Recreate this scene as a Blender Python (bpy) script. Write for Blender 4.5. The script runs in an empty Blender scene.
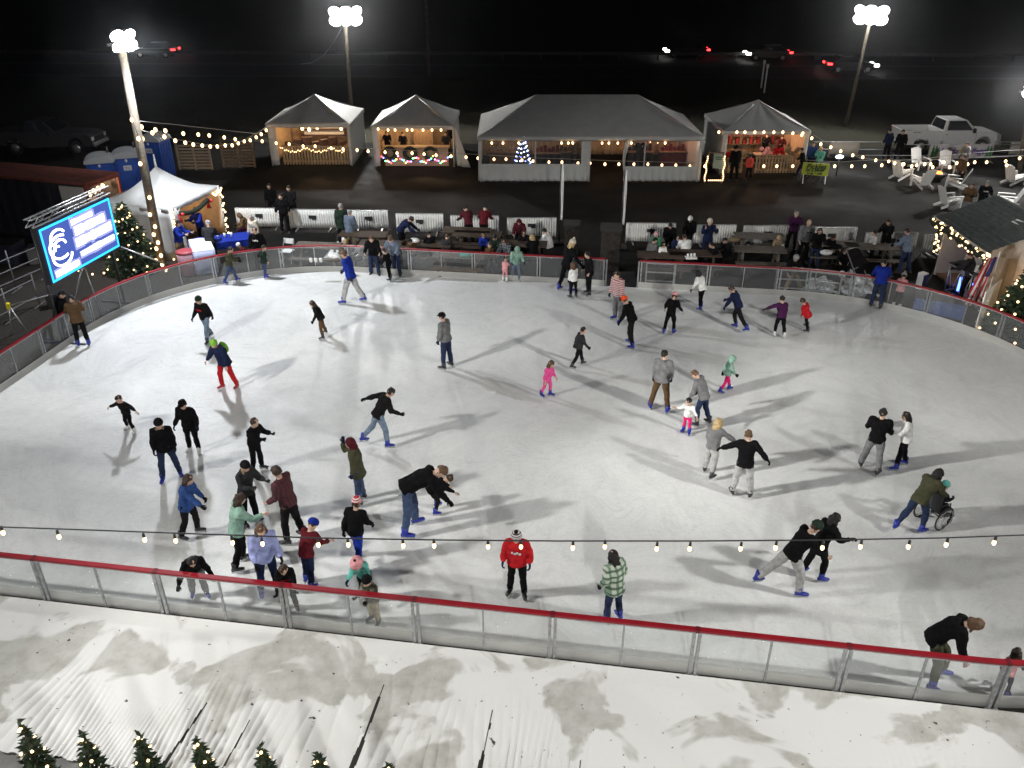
import bpy, bmesh, math, random
from mathutils import Vector, Matrix, Euler
import numpy as np
R = math.radians
V = Vector
rng = random.Random(7)
scn = bpy.context.scene
COL = scn.collection
# ------------------------------------------------------------------ camera model (used to turn measured spots into metres)
F, TH, H = 830.0, R(28.23), 11.0
CT, ST = math.cos(TH), math.sin(TH)
def G(px, py, z=0.0):
    """ground point (height z) seen at a spot of the 1024 x 768 photograph"""
    u, v = (px-512)/F, (py-384)/F
    t = (z-H)/(-ST - v*CT)
    return V((u*t, (CT - v*ST)*t, z))
def ZAT(py, y):
    v = (384-py)/F
    return H + y*(v*CT - ST)/(CT + v*ST)
def XAT(px, y, z):
    return (px-512)/F*(y*CT + (H-z)*ST)

# ------------------------------------------------------------------ materials
MATS = {}
def mat(name, col, rough=0.7, metal=0.0, var=0.0, vscale=6.0, bump=0.0, bscale=40.0, emit=0.0, ecol=None, spec=0.5, sheen=0.0):
    if name in MATS: return MATS[name]
    m = bpy.data.materials.new(name); m.use_nodes = True
    nt = m.node_tree; b = nt.nodes['Principled BSDF']
    b.inputs['Base Color'].default_value = (*col, 1)
    b.inputs['Roughness'].default_value = rough
    b.inputs['Metallic'].default_value = metal
    b.inputs['Specular IOR Level'].default_value = spec
    if sheen: b.inputs['Sheen Weight'].default_value = sheen
    if emit:
        b.inputs['Emission Color'].default_value = (*(ecol or col), 1)
        b.inputs['Emission Strength'].default_value = emit
    if var or bump:
        tc = nt.nodes.new('ShaderNodeTexCoord')
    if var:
        n = nt.nodes.new('ShaderNodeTexNoise'); n.inputs['Scale'].default_value = vscale; n.inputs['Detail'].default_value = 5
        nt.links.new(tc.outputs['Object'], n.inputs['Vector'])
        r = nt.nodes.new('ShaderNodeValToRGB')
        r.color_ramp.elements[0].position = 0.3; r.color_ramp.elements[1].position = 0.7
        r.color_ramp.elements[0].color = (*[max(0, c*(1-var)) for c in col], 1)
        r.color_ramp.elements[1].color = (*[min(1, c*(1+var)) for c in col], 1)
        nt.links.new(n.outputs['Fac'], r.inputs['Fac']); nt.links.new(r.outputs['Color'], b.inputs['Base Color'])
    if bump:
        n2 = nt.nodes.new('ShaderNodeTexNoise'); n2.inputs['Scale'].default_value = bscale; n2.inputs['Detail'].default_value = 4
        nt.links.new(tc.outputs['Object'], n2.inputs['Vector'])
        bp = nt.nodes.new('ShaderNodeBump'); bp.inputs['Strength'].default_value = bump; bp.inputs['Distance'].default_value = 0.03
        nt.links.new(n2.outputs['Fac'], bp.inputs['Height']); nt.links.new(bp.outputs['Normal'], b.inputs['Normal'])
    MATS[name] = m
    return m
def cloth(col, key=None):
    key = key or 'cloth_%02x%02x%02x' % tuple(int(255*min(1, c)) for c in col)
    return mat(key, col, 0.92, var=0.25, vscale=9, bump=0.6, bscale=11, spec=0.08)
def emis(name, col, s):
    if name in MATS: return MATS[name]
    m = bpy.data.materials.new(name); m.use_nodes = True; nt = m.node_tree
    nt.nodes.clear(); e = nt.nodes.new('ShaderNodeEmission'); o = nt.nodes.new('ShaderNodeOutputMaterial')
    e.inputs[0].default_value = (*col, 1); e.inputs[1].default_value = s
    nt.links.new(e.outputs[0], o.inputs[0]); MATS[name] = m
    return m
def glassy(name, tint, clear=0.85, diff=0.08, rough=0.1, col=(0.8, 0.82, 0.84)):
    if name in MATS: return MATS[name]
    m = bpy.data.materials.new(name); m.use_nodes = True; nt = m.node_tree; nt.nodes.clear()
    o = nt.nodes.new('ShaderNodeOutputMaterial'); t = nt.nodes.new('ShaderNodeBsdfTransparent'); d = nt.nodes.new('ShaderNodeBsdfDiffuse'); g = nt.nodes.new('ShaderNodeBsdfGlossy')
    t.inputs[0].default_value = (*tint, 1); d.inputs[0].default_value = (*col, 1); g.inputs['Roughness'].default_value = rough
    a = nt.nodes.new('ShaderNodeMixShader'); b = nt.nodes.new('ShaderNodeMixShader')
    a.inputs[0].default_value = clear; b.inputs[0].default_value = diff/(max(1e-3, 1-clear))
    nt.links.new(g.outputs[0], b.inputs[1]); nt.links.new(d.outputs[0], b.inputs[2])
    nt.links.new(b.outputs[0], a.inputs[1]); nt.links.new(t.outputs[0], a.inputs[2]); nt.links.new(a.outputs[0], o.inputs[0])
    MATS[name] = m
    return m

# ------------------------------------------------------------------ mesh builder
class MB:
    def __init__(s): s.v = []; s.f = []; s.m = []; s.sm = []
    def add(s, vs, fs, mi=0, smooth=False):
        o = len(s.v); s.v += [tuple(p) for p in vs]
        for f in fs:
            s.f.append(tuple(i+o for i in f)); s.m.append(mi); s.sm.append(smooth)
        return s
    def box(s, c, d, rot=None, mi=0, top=None):
        """box of size d centred on c; top=(sx,sy) scales the upper face"""
        tx, ty = top or (1, 1)
        q = [V((x*d[0]/2*(tx if z > 0 else 1), y*d[1]/2*(ty if z > 0 else 1), z*d[2]/2)) for z in (-1, 1) for y in (-1, 1) for x in (-1, 1)]
        if rot is not None:
            M = rot if isinstance(rot, Matrix) else Euler(rot).to_matrix()
            q = [M @ p for p in q]
        q = [p + V(c) for p in q]
        return s.add(q, [(0, 2, 3, 1), (4, 5, 7, 6), (0, 1, 5, 4), (2, 6, 7, 3), (0, 4, 6, 2), (1, 3, 7, 5)], mi)
    def bar(s, a, b, w, h=None, mi=0, up=(0, 0, 1)):
        a, b = V(a), V(b); h = h or w; d = b-a; L = d.length
        if L < 1e-6: return s
        d /= L; u = V(up)
        if abs(d.dot(u)) > .98: u = V((0, 1, 0))
        x = d.cross(u).normalized(); z = x.cross(d)
        q = [p + x*i*w/2 + z*j*h/2 for p in (a, b) for j in (-1, 1) for i in (-1, 1)]
        return s.add(q, [(0, 2, 3, 1), (4, 5, 7, 6), (0, 1, 5, 4), (2, 6, 7, 3), (0, 4, 6, 2), (1, 3, 7, 5)], mi)
    def tube(s, pts, rad, n=8, mi=0, smooth=True, xax=None, cap=True):
        """rad: number or list of numbers or (rx, ry); xax: fixed x axis of the sections"""
        pts = [V(p) for p in pts]; k = len(pts)
        if not isinstance(rad, (list,)): rad = [rad]*k
        vs = []; prev = None
        for i, p in enumerate(pts):
            d = (pts[min(i+1, k-1)] - pts[max(i-1, 0)])
            d = d.normalized() if d.length > 1e-9 else V((0, 0, 1))
            if xax is not None: x = V(xax) - d*d.dot(V(xax))
            elif prev is not None: x = prev - d*d.dot(prev)
            else:
                x = d.cross(V((0, 0, 1)))
                if x.length < 1e-3: x = V((1, 0, 0)) - d*d.x
            x.normalize(); prev = x; y = d.cross(x)
            r = rad[i]; rx, ry = r if isinstance(r, tuple) else (r, r)
            for j in range(n):
                a = 2*math.pi*j/n
                vs.append(p + x*math.cos(a)*rx + y*math.sin(a)*ry)
        fs = [(i*n+j, i*n+(j+1) % n, (i+1)*n+(j+1) % n, (i+1)*n+j) for i in range(k-1) for j in range(n)]
        if cap: fs += [tuple(range(n-1, -1, -1)), tuple((k-1)*n+j for j in range(n))]
        return s.add(vs, fs, mi, smooth)
    def ball(s, c, r, n=10, m=7, mi=0, rot=None):
        r = r if isinstance(r, tuple) else (r, r, r); vs = [V((0, 0, -r[2]))]
        for i in range(1, m):
            a = -math.pi/2 + math.pi*i/m
            for j in range(n):
                b = 2*math.pi*j/n
                vs.append(V((r[0]*math.cos(a)*math.cos(b), r[1]*math.cos(a)*math.sin(b), r[2]*math.sin(a))))
        vs.append(V((0, 0, r[2])))
        if rot is not None:
            M = rot if isinstance(rot, Matrix) else Euler(rot).to_matrix()
            vs = [M @ p for p in vs]
        vs = [p+V(c) for p in vs]; fs = [(0, 1+(j+1) % n, 1+j) for j in range(n)]
        for i in range(m-2):
            for j in range(n):
                a = 1+i*n; fs.append((a+j, a+(j+1) % n, a+n+(j+1) % n, a+n+j))
        t = len(vs)-1; a = 1+(m-2)*n
        fs += [(a+j, a+(j+1) % n, t) for j in range(n)]
        return s.add(vs, fs, mi, True)
    def prism(s, poly, y0, y1, mi=0, axis='y'):
        """extrude a 2D outline: axis y -> outline in xz; axis z -> outline in xy; axis x -> outline in yz"""
        f = {'y': lambda p, t: (p[0], t, p[1]), 'z': lambda p, t: (p[0], p[1], t), 'x': lambda p, t: (t, p[0], p[1])}[axis]
        n = len(poly); vs = [f(p, y0) for p in poly] + [f(p, y1) for p in poly]
        fs = [tuple(range(n)), tuple(range(2*n-1, n-1, -1))] + [(i, i+n, (i+1) % n+n, (i+1) % n) for i in range(n)]
        return s.add(vs, fs, mi)
    def quad(s, a, b, c, d, mi=0): return s.add([a, b, c, d], [(0, 1, 2, 3)], mi)
    def sheet(s, fn, nu, nv, mi=0, smooth=True):
        vs = [fn(i/nu, j/nv) for j in range(nv+1) for i in range(nu+1)]
        fs = [(j*(nu+1)+i, j*(nu+1)+i+1, (j+1)*(nu+1)+i+1, (j+1)*(nu+1)+i) for j in range(nv) for i in range(nu)]
        return s.add(vs, fs, mi, smooth)
    def mesh(s, name, mats):
        me = bpy.data.meshes.new(name); me.from_pydata(s.v, [], s.f)
        for m in (mats if isinstance(mats, (list, tuple)) else [mats]): me.materials.append(m)
        me.polygons.foreach_set('material_index', s.m); me.polygons.foreach_set('use_smooth', s.sm)
        bm = bmesh.new(); bm.from_mesh(me); bmesh.ops.recalc_face_normals(bm, faces=bm.faces); bm.to_mesh(me); bm.free()
        me.update(); return me
    def build(s, name, mats, parent=None, loc=None, rz=0, solid=0, bevel=0):
        return link(name, s.mesh(name, mats), parent, loc, rz, solid, bevel)
def link(name, me, parent=None, loc=None, rz=0, solid=0, bevel=0):
    o = bpy.data.objects.new(name, me); COL.objects.link(o)
    if parent is not None: o.parent = parent
    if loc is not None: o.location = loc
    if rz: o.rotation_euler.z = rz
    if solid:
        md = o.modifiers.new('solid', 'SOLIDIFY'); md.thickness = solid; md.offset = 0
    if bevel:
        md = o.modifiers.new('bev', 'BEVEL'); md.width = bevel; md.segments = 2; md.limit_method = 'ANGLE'
    return o
def tag(o, label=None, cat=None, group=None, kind=None):
    for k, v in (('label', label), ('category', cat), ('group', group), ('kind', kind)):
        if v: o[k] = v
    return o
def thing(name, label, cat, loc=(0, 0, 0), rz=0, group=None):
    o = bpy.data.objects.new(name, None); COL.objects.link(o)
    o.location = loc; o.rotation_euler.z = rz; o.empty_display_size = .2
    return tag(o, label, cat, group)
def copy_tree(o, kids, parent=None):
    c = o.copy(); COL.objects.link(c)
    if parent is not None: c.parent = parent
    for k in kids.get(o.name, []): copy_tree(k, kids, c)
    return c
def dup(root, label, loc, rz=0):
    kids = {}
    stack = [root]
    while stack:
        p = stack.pop()
        kids[p.name] = list(p.children); stack += kids[p.name]
    c = copy_tree(root, kids); c.location = loc; c.rotation_euler = (0, 0, rz); c['label'] = label
    return c

M_STEEL = mat('galvanised_steel', (.42, .43, .44), .42, .75, var=.25, vscale=14)
M_WHITEP = mat('white_paint', (.78, .78, .76), .5, var=.06)
M_BLACK = mat('black_plastic', (.02, .02, .022), .5)
M_DARKM = mat('dark_metal', (.05, .05, .055), .45, .6)
M_WOOD = mat('worn_wood', (.2, .13, .075), .8, var=.35, vscale=10, bump=.3, bscale=30)
M_PALEWOOD = mat('pale_pallet_wood', (.36, .26, .16), .85, var=.3, vscale=12, bump=.3)
M_TENT = mat('white_tent_vinyl', (.58, .59, .58), .55, var=.07, vscale=2.2, bump=.25, bscale=3.5)
M_RED = mat('red_rail_plastic', (.27, .005, .014), .45, var=.12, vscale=5)
M_BULB = emis('warm_bulb_glow', (1, .60, .27), 7)
M_FAIRY = emis('warm_fairy_glow', (1, .66, .32), 5)
M_FLOOD = emis('floodlight_glow', (1, 1, .97), 60)
M_GREEN = mat('fir_green', (.035, .06, .03), .75, var=.5, vscale=5)
M_BARK = mat('bark', (.09, .06, .04), .9, var=.3)
M_RUBBER = mat('tyre_rubber', (.025, .025, .025), .85)
M_PANE = glassy('clear_barrier_sheet', (.97, .98, .98), .90, .028)
M_CARGLASS = mat('dark_car_glass', (.015, .017, .02), .08)
W_L1, W_L2, W_L3, W_L4, W_N, W_N2, DOWN, W_C = 4300, 4200, 1600, 2500, 3800, 2800, .7, 5800
W_SKY = 0.4; EXPOSURE = 0.0; HAZE = 0.0002
# ================================================================== SETTING
ANG = R(-8.6); E1 = V((math.cos(ANG), math.sin(ANG), 0)); E2 = V((-math.sin(ANG), math.cos(ANG), 0))
def UV(u, v, z=0): return E1*u + E2*v + V((0, 0, z))
U0, U1, W0, W1 = -16.8, 12.4, 10.45, 28.0
CORN = [(U0, W0, 5.2, 1, 1), (U1, W0, 6.6, -1, 1), (U1, W1, 6.9, -1, -1), (U0, W1, 6.7, 1, -1)]   # corner, radius, inward signs
def rink_outline(step=.2):
    """closed outline in rink coordinates, counter-clockwise from the near straight's left end"""
    pts = []
    arcs = [(U0+5.2, W0+5.2, 5.2, 180, 270), (U1-6.6, W0+6.6, 6.6, 270, 360), (U1-6.9, W1-6.9, 6.9, 0, 90), (U0+6.7, W1-6.7, 6.7, 90, 180)]
    arcs = arcs[0:]
    for cx, cy, r, a0, a1 in arcs:
        n = max(6, int(r*1.571/step))
        for i in range(n+1):
            a = R(a0+(a1-a0)*i/n); pts.append((cx+r*math.cos(a), cy+r*math.sin(a)))
    out = []
    for i, p in enumerate(pts):
        q = pts[(i+1) % len(pts)]; d = math.dist(p, q); n = max(1, int(d/step))
        if d < 1e-4: continue
        for k in range(n): out.append((p[0]+(q[0]-p[0])*k/n, p[1]+(q[1]-p[1])*k/n))
    return out
RINK = rink_outline()

def node_mat(name):
    m = bpy.data.materials.new(name); m.use_nodes = True
    return m, m.node_tree, m.node_tree.nodes['Principled BSDF']
def nz(nt, vec, scale, detail=5, rough=.55, dist=0, sc=None):
    n = nt.nodes.new('ShaderNodeTexNoise'); n.inputs['Scale'].default_value = scale; n.inputs['Detail'].default_value = detail
    n.inputs['Roughness'].default_value = rough; n.inputs['Distortion'].default_value = dist
    if sc is not None:
        mp = nt.nodes.new('ShaderNodeMapping'); mp.inputs['Scale'].default_value = sc[:3]
        if len(sc) > 3: mp.inputs['Rotation'].default_value = (0, 0, sc[3])
        nt.links.new(vec, mp.inputs['Vector']); vec = mp.outputs[0]
    nt.links.new(vec, n.inputs['Vector']); return n.outputs['Fac']
def ramp(nt, fac, stops):
    r = nt.nodes.new('ShaderNodeValToRGB'); e = r.color_ramp.elements
    while len(e) < len(stops): e.new(.5)
    for i, (p, c) in enumerate(stops):
        e[i].position = p; e[i].color = (*c, 1) if isinstance(c, tuple) else (c, c, c, 1)
    nt.links.new(fac, r.inputs['Fac']); return r.outputs['Color']
def mixc(nt, fac, a, b, mode='MIX'):
    m = nt.nodes.new('ShaderNodeMix'); m.data_type = 'RGBA'; m.blend_type = mode
    for sock, val in ((m.inputs['Factor'], fac), (m.inputs['A'], a), (m.inputs['B'], b)):
        pass
    ia, ib = [i for i in m.inputs if i.type == 'RGBA'][:2]; fi = m.inputs[0]
    if isinstance(fac, (int, float)): fi.default_value = fac
    else: nt.links.new(fac, fi)
    for sock, val in ((ia, a), (ib, b)):
        if isinstance(val, tuple): sock.default_value = (*val, 1)
        else: nt.links.new(val, sock)
    return [o for o in m.outputs if o.type == 'RGBA'][0]
def bumpn(nt, b, h, strength, dist=.02):
    n = nt.nodes.new('ShaderNodeBump'); n.inputs['Strength'].default_value = strength; n.inputs['Distance'].default_value = dist
    nt.links.new(h, n.inputs['Height']); nt.links.new(n.outputs[0], b.inputs['Normal'])

# --- ground: dark field out to the horizon, asphalt lot, soil round the rink
m, nt, b = node_mat('dry_field'); tc = nt.nodes.new('ShaderNodeTexCoord').outputs['Object']
c = ramp(nt, nz(nt, tc, .25, 8, .65), [(.3, (.018, .018, .010)), (.55, (.035, .032, .018)), (.75, (.055, .045, .028))])
c = mixc(nt, .5, c, ramp(nt, nz(nt, tc, 6, 6), [(.3, (.012, .014, .008)), (.7, (.06, .055, .03))]))
nt.links.new(c, b.inputs['Base Color']); b.inputs['Roughness'].default_value = .95; bumpn(nt, b, nz(nt, tc, 9, 6), .7, .08)
M_FIELD = m
tag(MB().add([(-260, -60, -.012), (260, -60, -.012), (260, 420, -.012), (-260, 420, -.012)], [(0, 1, 2, 3)]).build('ground', M_FIELD), kind='structure')
m, nt, b = node_mat('worn_asphalt'); tc = nt.nodes.new('ShaderNodeTexCoord').outputs['Object']
c = ramp(nt, nz(nt, tc, .5, 7, .6), [(.3, (.005, .0047, .0046)), (.5, (.008, .0077, .0073)), (.72, (.017, .016, .0145))])
c = mixc(nt, .4, c, ramp(nt, nz(nt, tc, 38, 4), [(.35, (.004, .004, .004)), (.7, (.016, .016, .015))]))
nt.links.new(c, b.inputs['Base Color']); bumpn(nt, b, nz(nt, tc, 60, 4), .4, .01)
rr = ramp(nt, nz(nt, tc, .3, 4), [(.35, .72), (.65, .95)]); nt.links.new(rr, b.inputs['Roughness'])
b.inputs['Specular IOR Level'].default_value = .15; M_ASPH = m
tag(MB().add([(-32, 27.0, -.006), (17.6, 21.0, -.006), (40, 18, -.006), (44, 49.4, -.006), (-40, 53, -.006)], [(0, 1, 2, 3, 4)]).build('parking_lot', M_ASPH), kind='structure')
m, nt, b = node_mat('trodden_soil'); tc = nt.nodes.new('ShaderNodeTexCoord').outputs['Object']
c = ramp(nt, nz(nt, tc, 1.2, 8, .65), [(.3, (.006, .005, .0035)), (.55, (.015, .011, .007)), (.75, (.04, .031, .02))])
c = mixc(nt, .5, c, ramp(nt, nz(nt, tc, 25, 5), [(.35, (.005, .004, .003)), (.7, (.026, .02, .013))]))
nt.links.new(c, b.inputs['Base Color']); b.inputs['Roughness'].default_value = .95; bumpn(nt, b, nz(nt, tc, 14, 7), .8, .06)
M_SOIL = m
soil = [UV(U0-7, 6), UV(U1+6, 6), UV(U1+6, W1-7), UV(8.5, W1+.6), UV(5.5, W1+.85), UV(-10.5, W1+.85), UV(-14, W1+1.5), UV(U0-7, W1-1)]
tag(MB().add([(p.x, p.y, .002) for p in soil], [tuple(range(len(soil)))]).build('soil_strip', M_SOIL), kind='structure')

# --- ice
m, nt, b = node_mat('skated_ice'); tc = nt.nodes.new('ShaderNodeTexCoord').outputs['Object']
c = ramp(nt, nz(nt, tc, .35, 8, .62, .6), [(.28, (.80, .815, .81)), (.5, (.88, .885, .875)), (.7, (.93, .935, .925))])
wn = nt.nodes.new('ShaderNodeTexNoise'); wn.inputs['Scale'].default_value = .22; wn.inputs['Detail'].default_value = 2; nt.links.new(tc, wn.inputs['Vector'])
vm = nt.nodes.new('ShaderNodeVectorMath'); vm.operation = 'MULTIPLY_ADD'; vm.inputs[1].default_value = (5, 5, 0); nt.links.new(wn.outputs['Color'], vm.inputs[0]); nt.links.new(tc, vm.inputs[2]); tcw = vm.outputs[0]
sm_ = ramp(nt, nz(nt, tcw, 1.3, 9, .68, .8), [(.34, .80), (.5, .94), (.66, 1.)]); c = mixc(nt, .8, c, sm_, 'MULTIPLY')
sc1 = nz(nt, tcw, 3.0, 6, .7, 1.2, (1, 16, 1, .5)); sc2 = nz(nt, tcw, 3.0, 6, .7, 1.2, (14, 1, 1, .35)); sc3 = nz(nt, tcw, 2.6, 6, .75, 2.0, (1, 18, 1, -.5))
for s in (sc1, sc2, sc3):
    c = mixc(nt, .30, c, ramp(nt, s, [(.34, (.62, .63, .625)), (.48, (.88, .885, .875)), (.66, (.97, .975, .97))]), 'MULTIPLY')
c = mixc(nt, .12, c, (1, 1, 1))
c = mixc(nt, .35, c, ramp(nt, nz(nt, tc, 14, 6, .7), [(.3, (.70, .71, .705)), (.62, (.97, .975, .97))]), 'MULTIPLY')
nt.links.new(c, b.inputs['Base Color'])
nt.links.new(ramp(nt, sc1, [(.35, .22), (.65, .5)]), b.inputs['Roughness'])
b.inputs['Specular IOR Level'].default_value = .35
hgt = nt.nodes.new('ShaderNodeMath'); hgt.operation = 'ADD'; nt.links.new(sc1, hgt.inputs[0]); nt.links.new(sc2, hgt.inputs[1])
bumpn(nt, b, hgt.outputs[0], .28, .02)
M_ICE = m
bm = MB(); q = [UV(u, v, .05) for u, v in RINK]; bm.add(q, [tuple(range(len(q)))])
tag(bm.build('ice', M_ICE), kind='structure')

# --- white pleated liner in front of the near barrier
m, nt, b = node_mat('soiled_white_liner'); tc = nt.nodes.new('ShaderNodeTexCoord').outputs['Object']
st = ramp(nt, nz(nt, tc, .62, 4, .5, .5, (1, 1, 1)), [(.525, 0.), (.56, 1.)])
gr = ramp(nt, nz(nt, tc, 2.6, 7, .68), [(.3, (.40, .39, .35)), (.52, (.54, .535, .50)), (.75, (.64, .635, .61))])
c = mixc(nt, st, (.80, .80, .785), gr)
br = ramp(nt, nz(nt, tc, 1.1, 6, .65, .4), [(.62, 0.), (.78, .7)])
c = mixc(nt, br, c, (.40, .365, .29))
sp = ramp(nt, nz(nt, tc, 9, 3, .5), [(.715, 0.), (.735, 1.)]); c = mixc(nt, sp, c, (.06, .05, .035))
nt.links.new(c, b.inputs['Base Color']); b.inputs['Roughness'].default_value = .65; bumpn(nt, b, nz(nt, tc, 5, 6), .22, .03)
M_LINER = m
mb = MB(); NU, NV = 1500, 56; u0, u1 = -14.5, 11.5
SLITS = [(-3.62, .035, .22, .1), (-1.72, .03, .30, .05), (-.23, .022, .45, .02), (-6.35, .03, .52, .12), (-5.5, .022, .5, .08), (3.9, .016, .62, -.05)]
def wob(u, w): return .10*math.sin(u*1.3+1.0)*w + .05*math.sin(u*3.1+w*5)
def pleat(u, w):
    """height of the liner; w = 0 at the barrier .. 1 at its outer edge"""
    uu = u + wob(u, w)*1.4
    a = max(0, w-.30-.22*math.sin(u*.7+.5)-.12*math.sin(u*2.3))
    fade = 1.0 if u < -.2 else max(.22, 1-(u+.2)*.35)
    per = .150 + .02*math.sin(u*.9)
    ph = uu/per
    rid = abs(math.sin(math.pi*ph))**.55
    amp = min(.052, a*.13)*(.55+.45*math.sin(int(math.floor(ph))*2.4)**2)*fade
    return .045 + rid*amp - amp*.6 + .03*math.sin(u*2.1+w*3)*w*.6
vs = []
for j in range(NV+1):
    w = j/NV
    for i in range(NU+1):
        u = u0+(u1-u0)*i/NU; vedge = 3.12+.10*math.sin(u*5.0)+.06*math.sin(u*11)
        if u > -6.2: vedge += .5*min(1, (u+6.2)*.8)
        p = UV(u, W0-.10-w*vedge, pleat(u, w)+.01)
        vs.append(p)
fs = []; mi = []
for j in range(NV):
    w = (j+.5)/NV
    for i in range(NU):
        u = u0+(u1-u0)*(i+.5)/NU; d = 0
        for su, sw, w0, bend in SLITS:
            if w > w0 and abs(u-(su+bend*math.sin(w*4)*.5)) < sw*min(1, (w-w0)*3.0)*(1+.4*math.sin(w*21)): d = 1
        a = j*(NU+1)+i; mb.f.append((a, a+1, a+NU+2, a+NU+1)); mb.m.append(d); mb.sm.append(True)
mb.v = [tuple(p) for p in vs]
lin = mb.build('liner_sheet', [M_LINER, mat('dark_gap_ground', (.02, .019, .016), .95)])
tag(lin, 'soiled white pleated liner sheet spread in front of the near barrier', 'ground sheet')
tag(MB().add([UV(-16, 6.0, .006), UV(13, 6.0, .006), UV(13, W0-.05, .006), UV(-16, W0-.05, .006)], [(0, 1, 2, 3)]).build('concrete_path', mat('grey_concrete', (.22, .22, .215), .9, var=.25, vscale=2, bump=.3)), kind='structure')

# --- highway
YH = 98
tag(MB().add([(-230, YH-14, .0), (230, YH-26, .0), (230, YH-8, .0), (-230, YH+4, .0)], [(0, 1, 2, 3)]).build('highway', mat('highway_asphalt', (.04, .04, .042), .8, var=.2, vscale=.6)), kind='structure')
def rd(x, off): return YH-14 - (x+230)*12/460 + off
for off in (1.0, 8.7, 9.2, 16.8):
    mk = MB(); mk.add([(-230, rd(-230, off), .006), (230, rd(230, off), .006), (230, rd(230, off+.18), .006), (-230, rd(-230, off+.18), .006)], [(0, 1, 2, 3)])
    tag(mk.build('lane_marking', mat('road_paint', (.16, .15, .12), .8)), kind='structure')

# --- barriers round the rink
def perim():
    L = [0.0]; n = len(RINK)
    for i in range(n): L.append(L[-1]+math.dist(RINK[i], RINK[(i+1) % n]))
    return L
PL = perim(); PTOT = PL[-1]
def at_s(s):
    s %= PTOT
    import bisect
    i = min(bisect.bisect_right(PL, s)-1, len(RINK)-1); p = RINK[i]; q = RINK[(i+1) % len(RINK)]
    t = (s-PL[i])/max(1e-9, PL[i+1]-PL[i]); d = V((q[0]-p[0], q[1]-p[1])).normalized()
    u, v = p[0]+(q[0]-p[0])*t, p[1]+(q[1]-p[1])*t
    return u, v, V((d.y, -d.x))                       # outward normal (ccw outline)
def s_of(u, v):
    best = min(range(len(RINK)), key=lambda i: math.dist(RINK[i], (u, v))); return PL[best]
M_KICK = mat('white_kick_board', (.72, .72, .70), .45, var=.1, vscale=1.5)
_nt = M_KICK.node_tree; _tl = _nt.nodes.new('ShaderNodeBsdfTranslucent'); _tl.inputs[0].default_value = (.85, .85, .82, 1); _mx = _nt.nodes.new('ShaderNodeMixShader'); _mx.inputs[0].default_value = .6
_nt.links.new(_nt.nodes['Principled BSDF'].outputs[0], _mx.inputs[1]); _nt.links.new(_tl.outputs[0], _mx.inputs[2]); _nt.links.new(_mx.outputs[0], _nt.nodes['Material Output'].inputs[0])
M_JOINT = mat('dark_red_sleeve', (.13, .006, .012), .5)
def barrier(name, label, s0, s1, first=0.0, railz=1.04, gates=()):
    th = thing(name, label, 'barrier')
    def W(s, off, z):
        u, v, n = at_s(s); p = UV(u+n.x*off, v+n.y*off, z); return p
    def strip(off0, off1, z0, z1, step=.3):
        n = max(2, int((s1-s0)/step)); mb = MB(); vs = []
        for i in range(n+1):
            s = s0+(s1-s0)*i/n
            vs += [W(s, off0, z0), W(s, off1, z0), W(s, off1, z1), W(s, off0, z1)]
        fs = [(4*i+k, 4*i+(k+1) % 4, 4*i+4+(k+1) % 4, 4*i+4+k) for i in range(n) for k in range(4)] + [(3, 2, 1, 0), (4*n, 4*n+1, 4*n+2, 4*n+3)]
        return mb.add(vs, fs)
    strip(.005, .10, railz-.02, railz+.022).build('rail', M_RED, th)
    strip(.0, .02, .0, .26).build('kick_board', M_KICK, th)
    strip(.035, .085, railz-.055, railz-.022).build('rail_channel', M_STEEL, th)
    ss = []; k = 0; s = s0+first
    while s <= s1+.01:
        ss.append((s, k)); s += 1.19; k += 1
    for s, k in ss:
        if k % 2 == 0: MB().bar(W(s-.035, .055, railz+.004), W(s+.035, .055, railz+.004), .108, .050).build('rail_joint', M_JOINT, th)
        mb = MB(); u, v, n = at_s(s); t = V((-n.y, n.x))
        base = (lambda a, o, z: UV(u+t.x*a+n.x*o, v+t.y*a+n.y*o, z))
        if k % 2 == 0:
            for a in (-.045, .045): mb.bar(base(a, .06, 0), base(a, .06, railz-.02), .05, .05)
            mb.bar(base(-.10, .10, .02), base(.10, .10, .02), .10, .03)
        else:
            mb.bar(base(0, .06, 0), base(0, .06, railz-.02), .034, .034); mb.bar(base(-.05, .09, .012), base(.05, .09, .012), .07, .02)
        mb.build('post', M_STEEL, th)
    for (sa, ka), (sb, kb) in zip(ss, ss[1:]):
        n = 1 if sb-sa < .3 else 3; mb = MB(); vs = []
        for i in range(n+1):
            s = sa+.03+(sb-sa-.06)*i/n; vs += [W(s, .055, .262), W(s, .055, railz-.057), W(s, .062, .262), W(s, .062, railz-.057)]
        fs = []
        for i in range(n):
            a = 4*i; fs += [(a, a+4, a+5, a+1), (a+2, a+3, a+7, a+6), (a+1, a+5, a+7, a+3), (a, a+2, a+6, a+4)]
        fs += [(0, 1, 3, 2), (4*n, 4*n+2, 4*n+3, 4*n+1)]
        mb.add(vs, fs).build('pane', M_PANE, th)
    for s in gates:                                     # framed gate leaf: cross bars on the outer side
        mb = MB()
        for z in (.3, .62, .94): mb.bar(W(s-.5, .12, z), W(s+.5, .12, z), .04, .04)
        for a in (-.5, .5): mb.bar(W(s+a, .12, .1), W(s+a, .12, 1.0), .045, .045)
        mb.build('gate_leaf', M_STEEL, th)
    return th
def s_px(px, py):
    p = G(px, py); return s_of(p.dot(E1), p.dot(E2))
sn = s_px(52, 600)
barrier('rink_barrier', 'near straight rink barrier with bright red rail and steel posts', sn-2.38*2, sn+2.38*9, 0)
sr0 = s_px(640, 291)                                    # ccw: near side, right side, far side (right to left), left side
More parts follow.
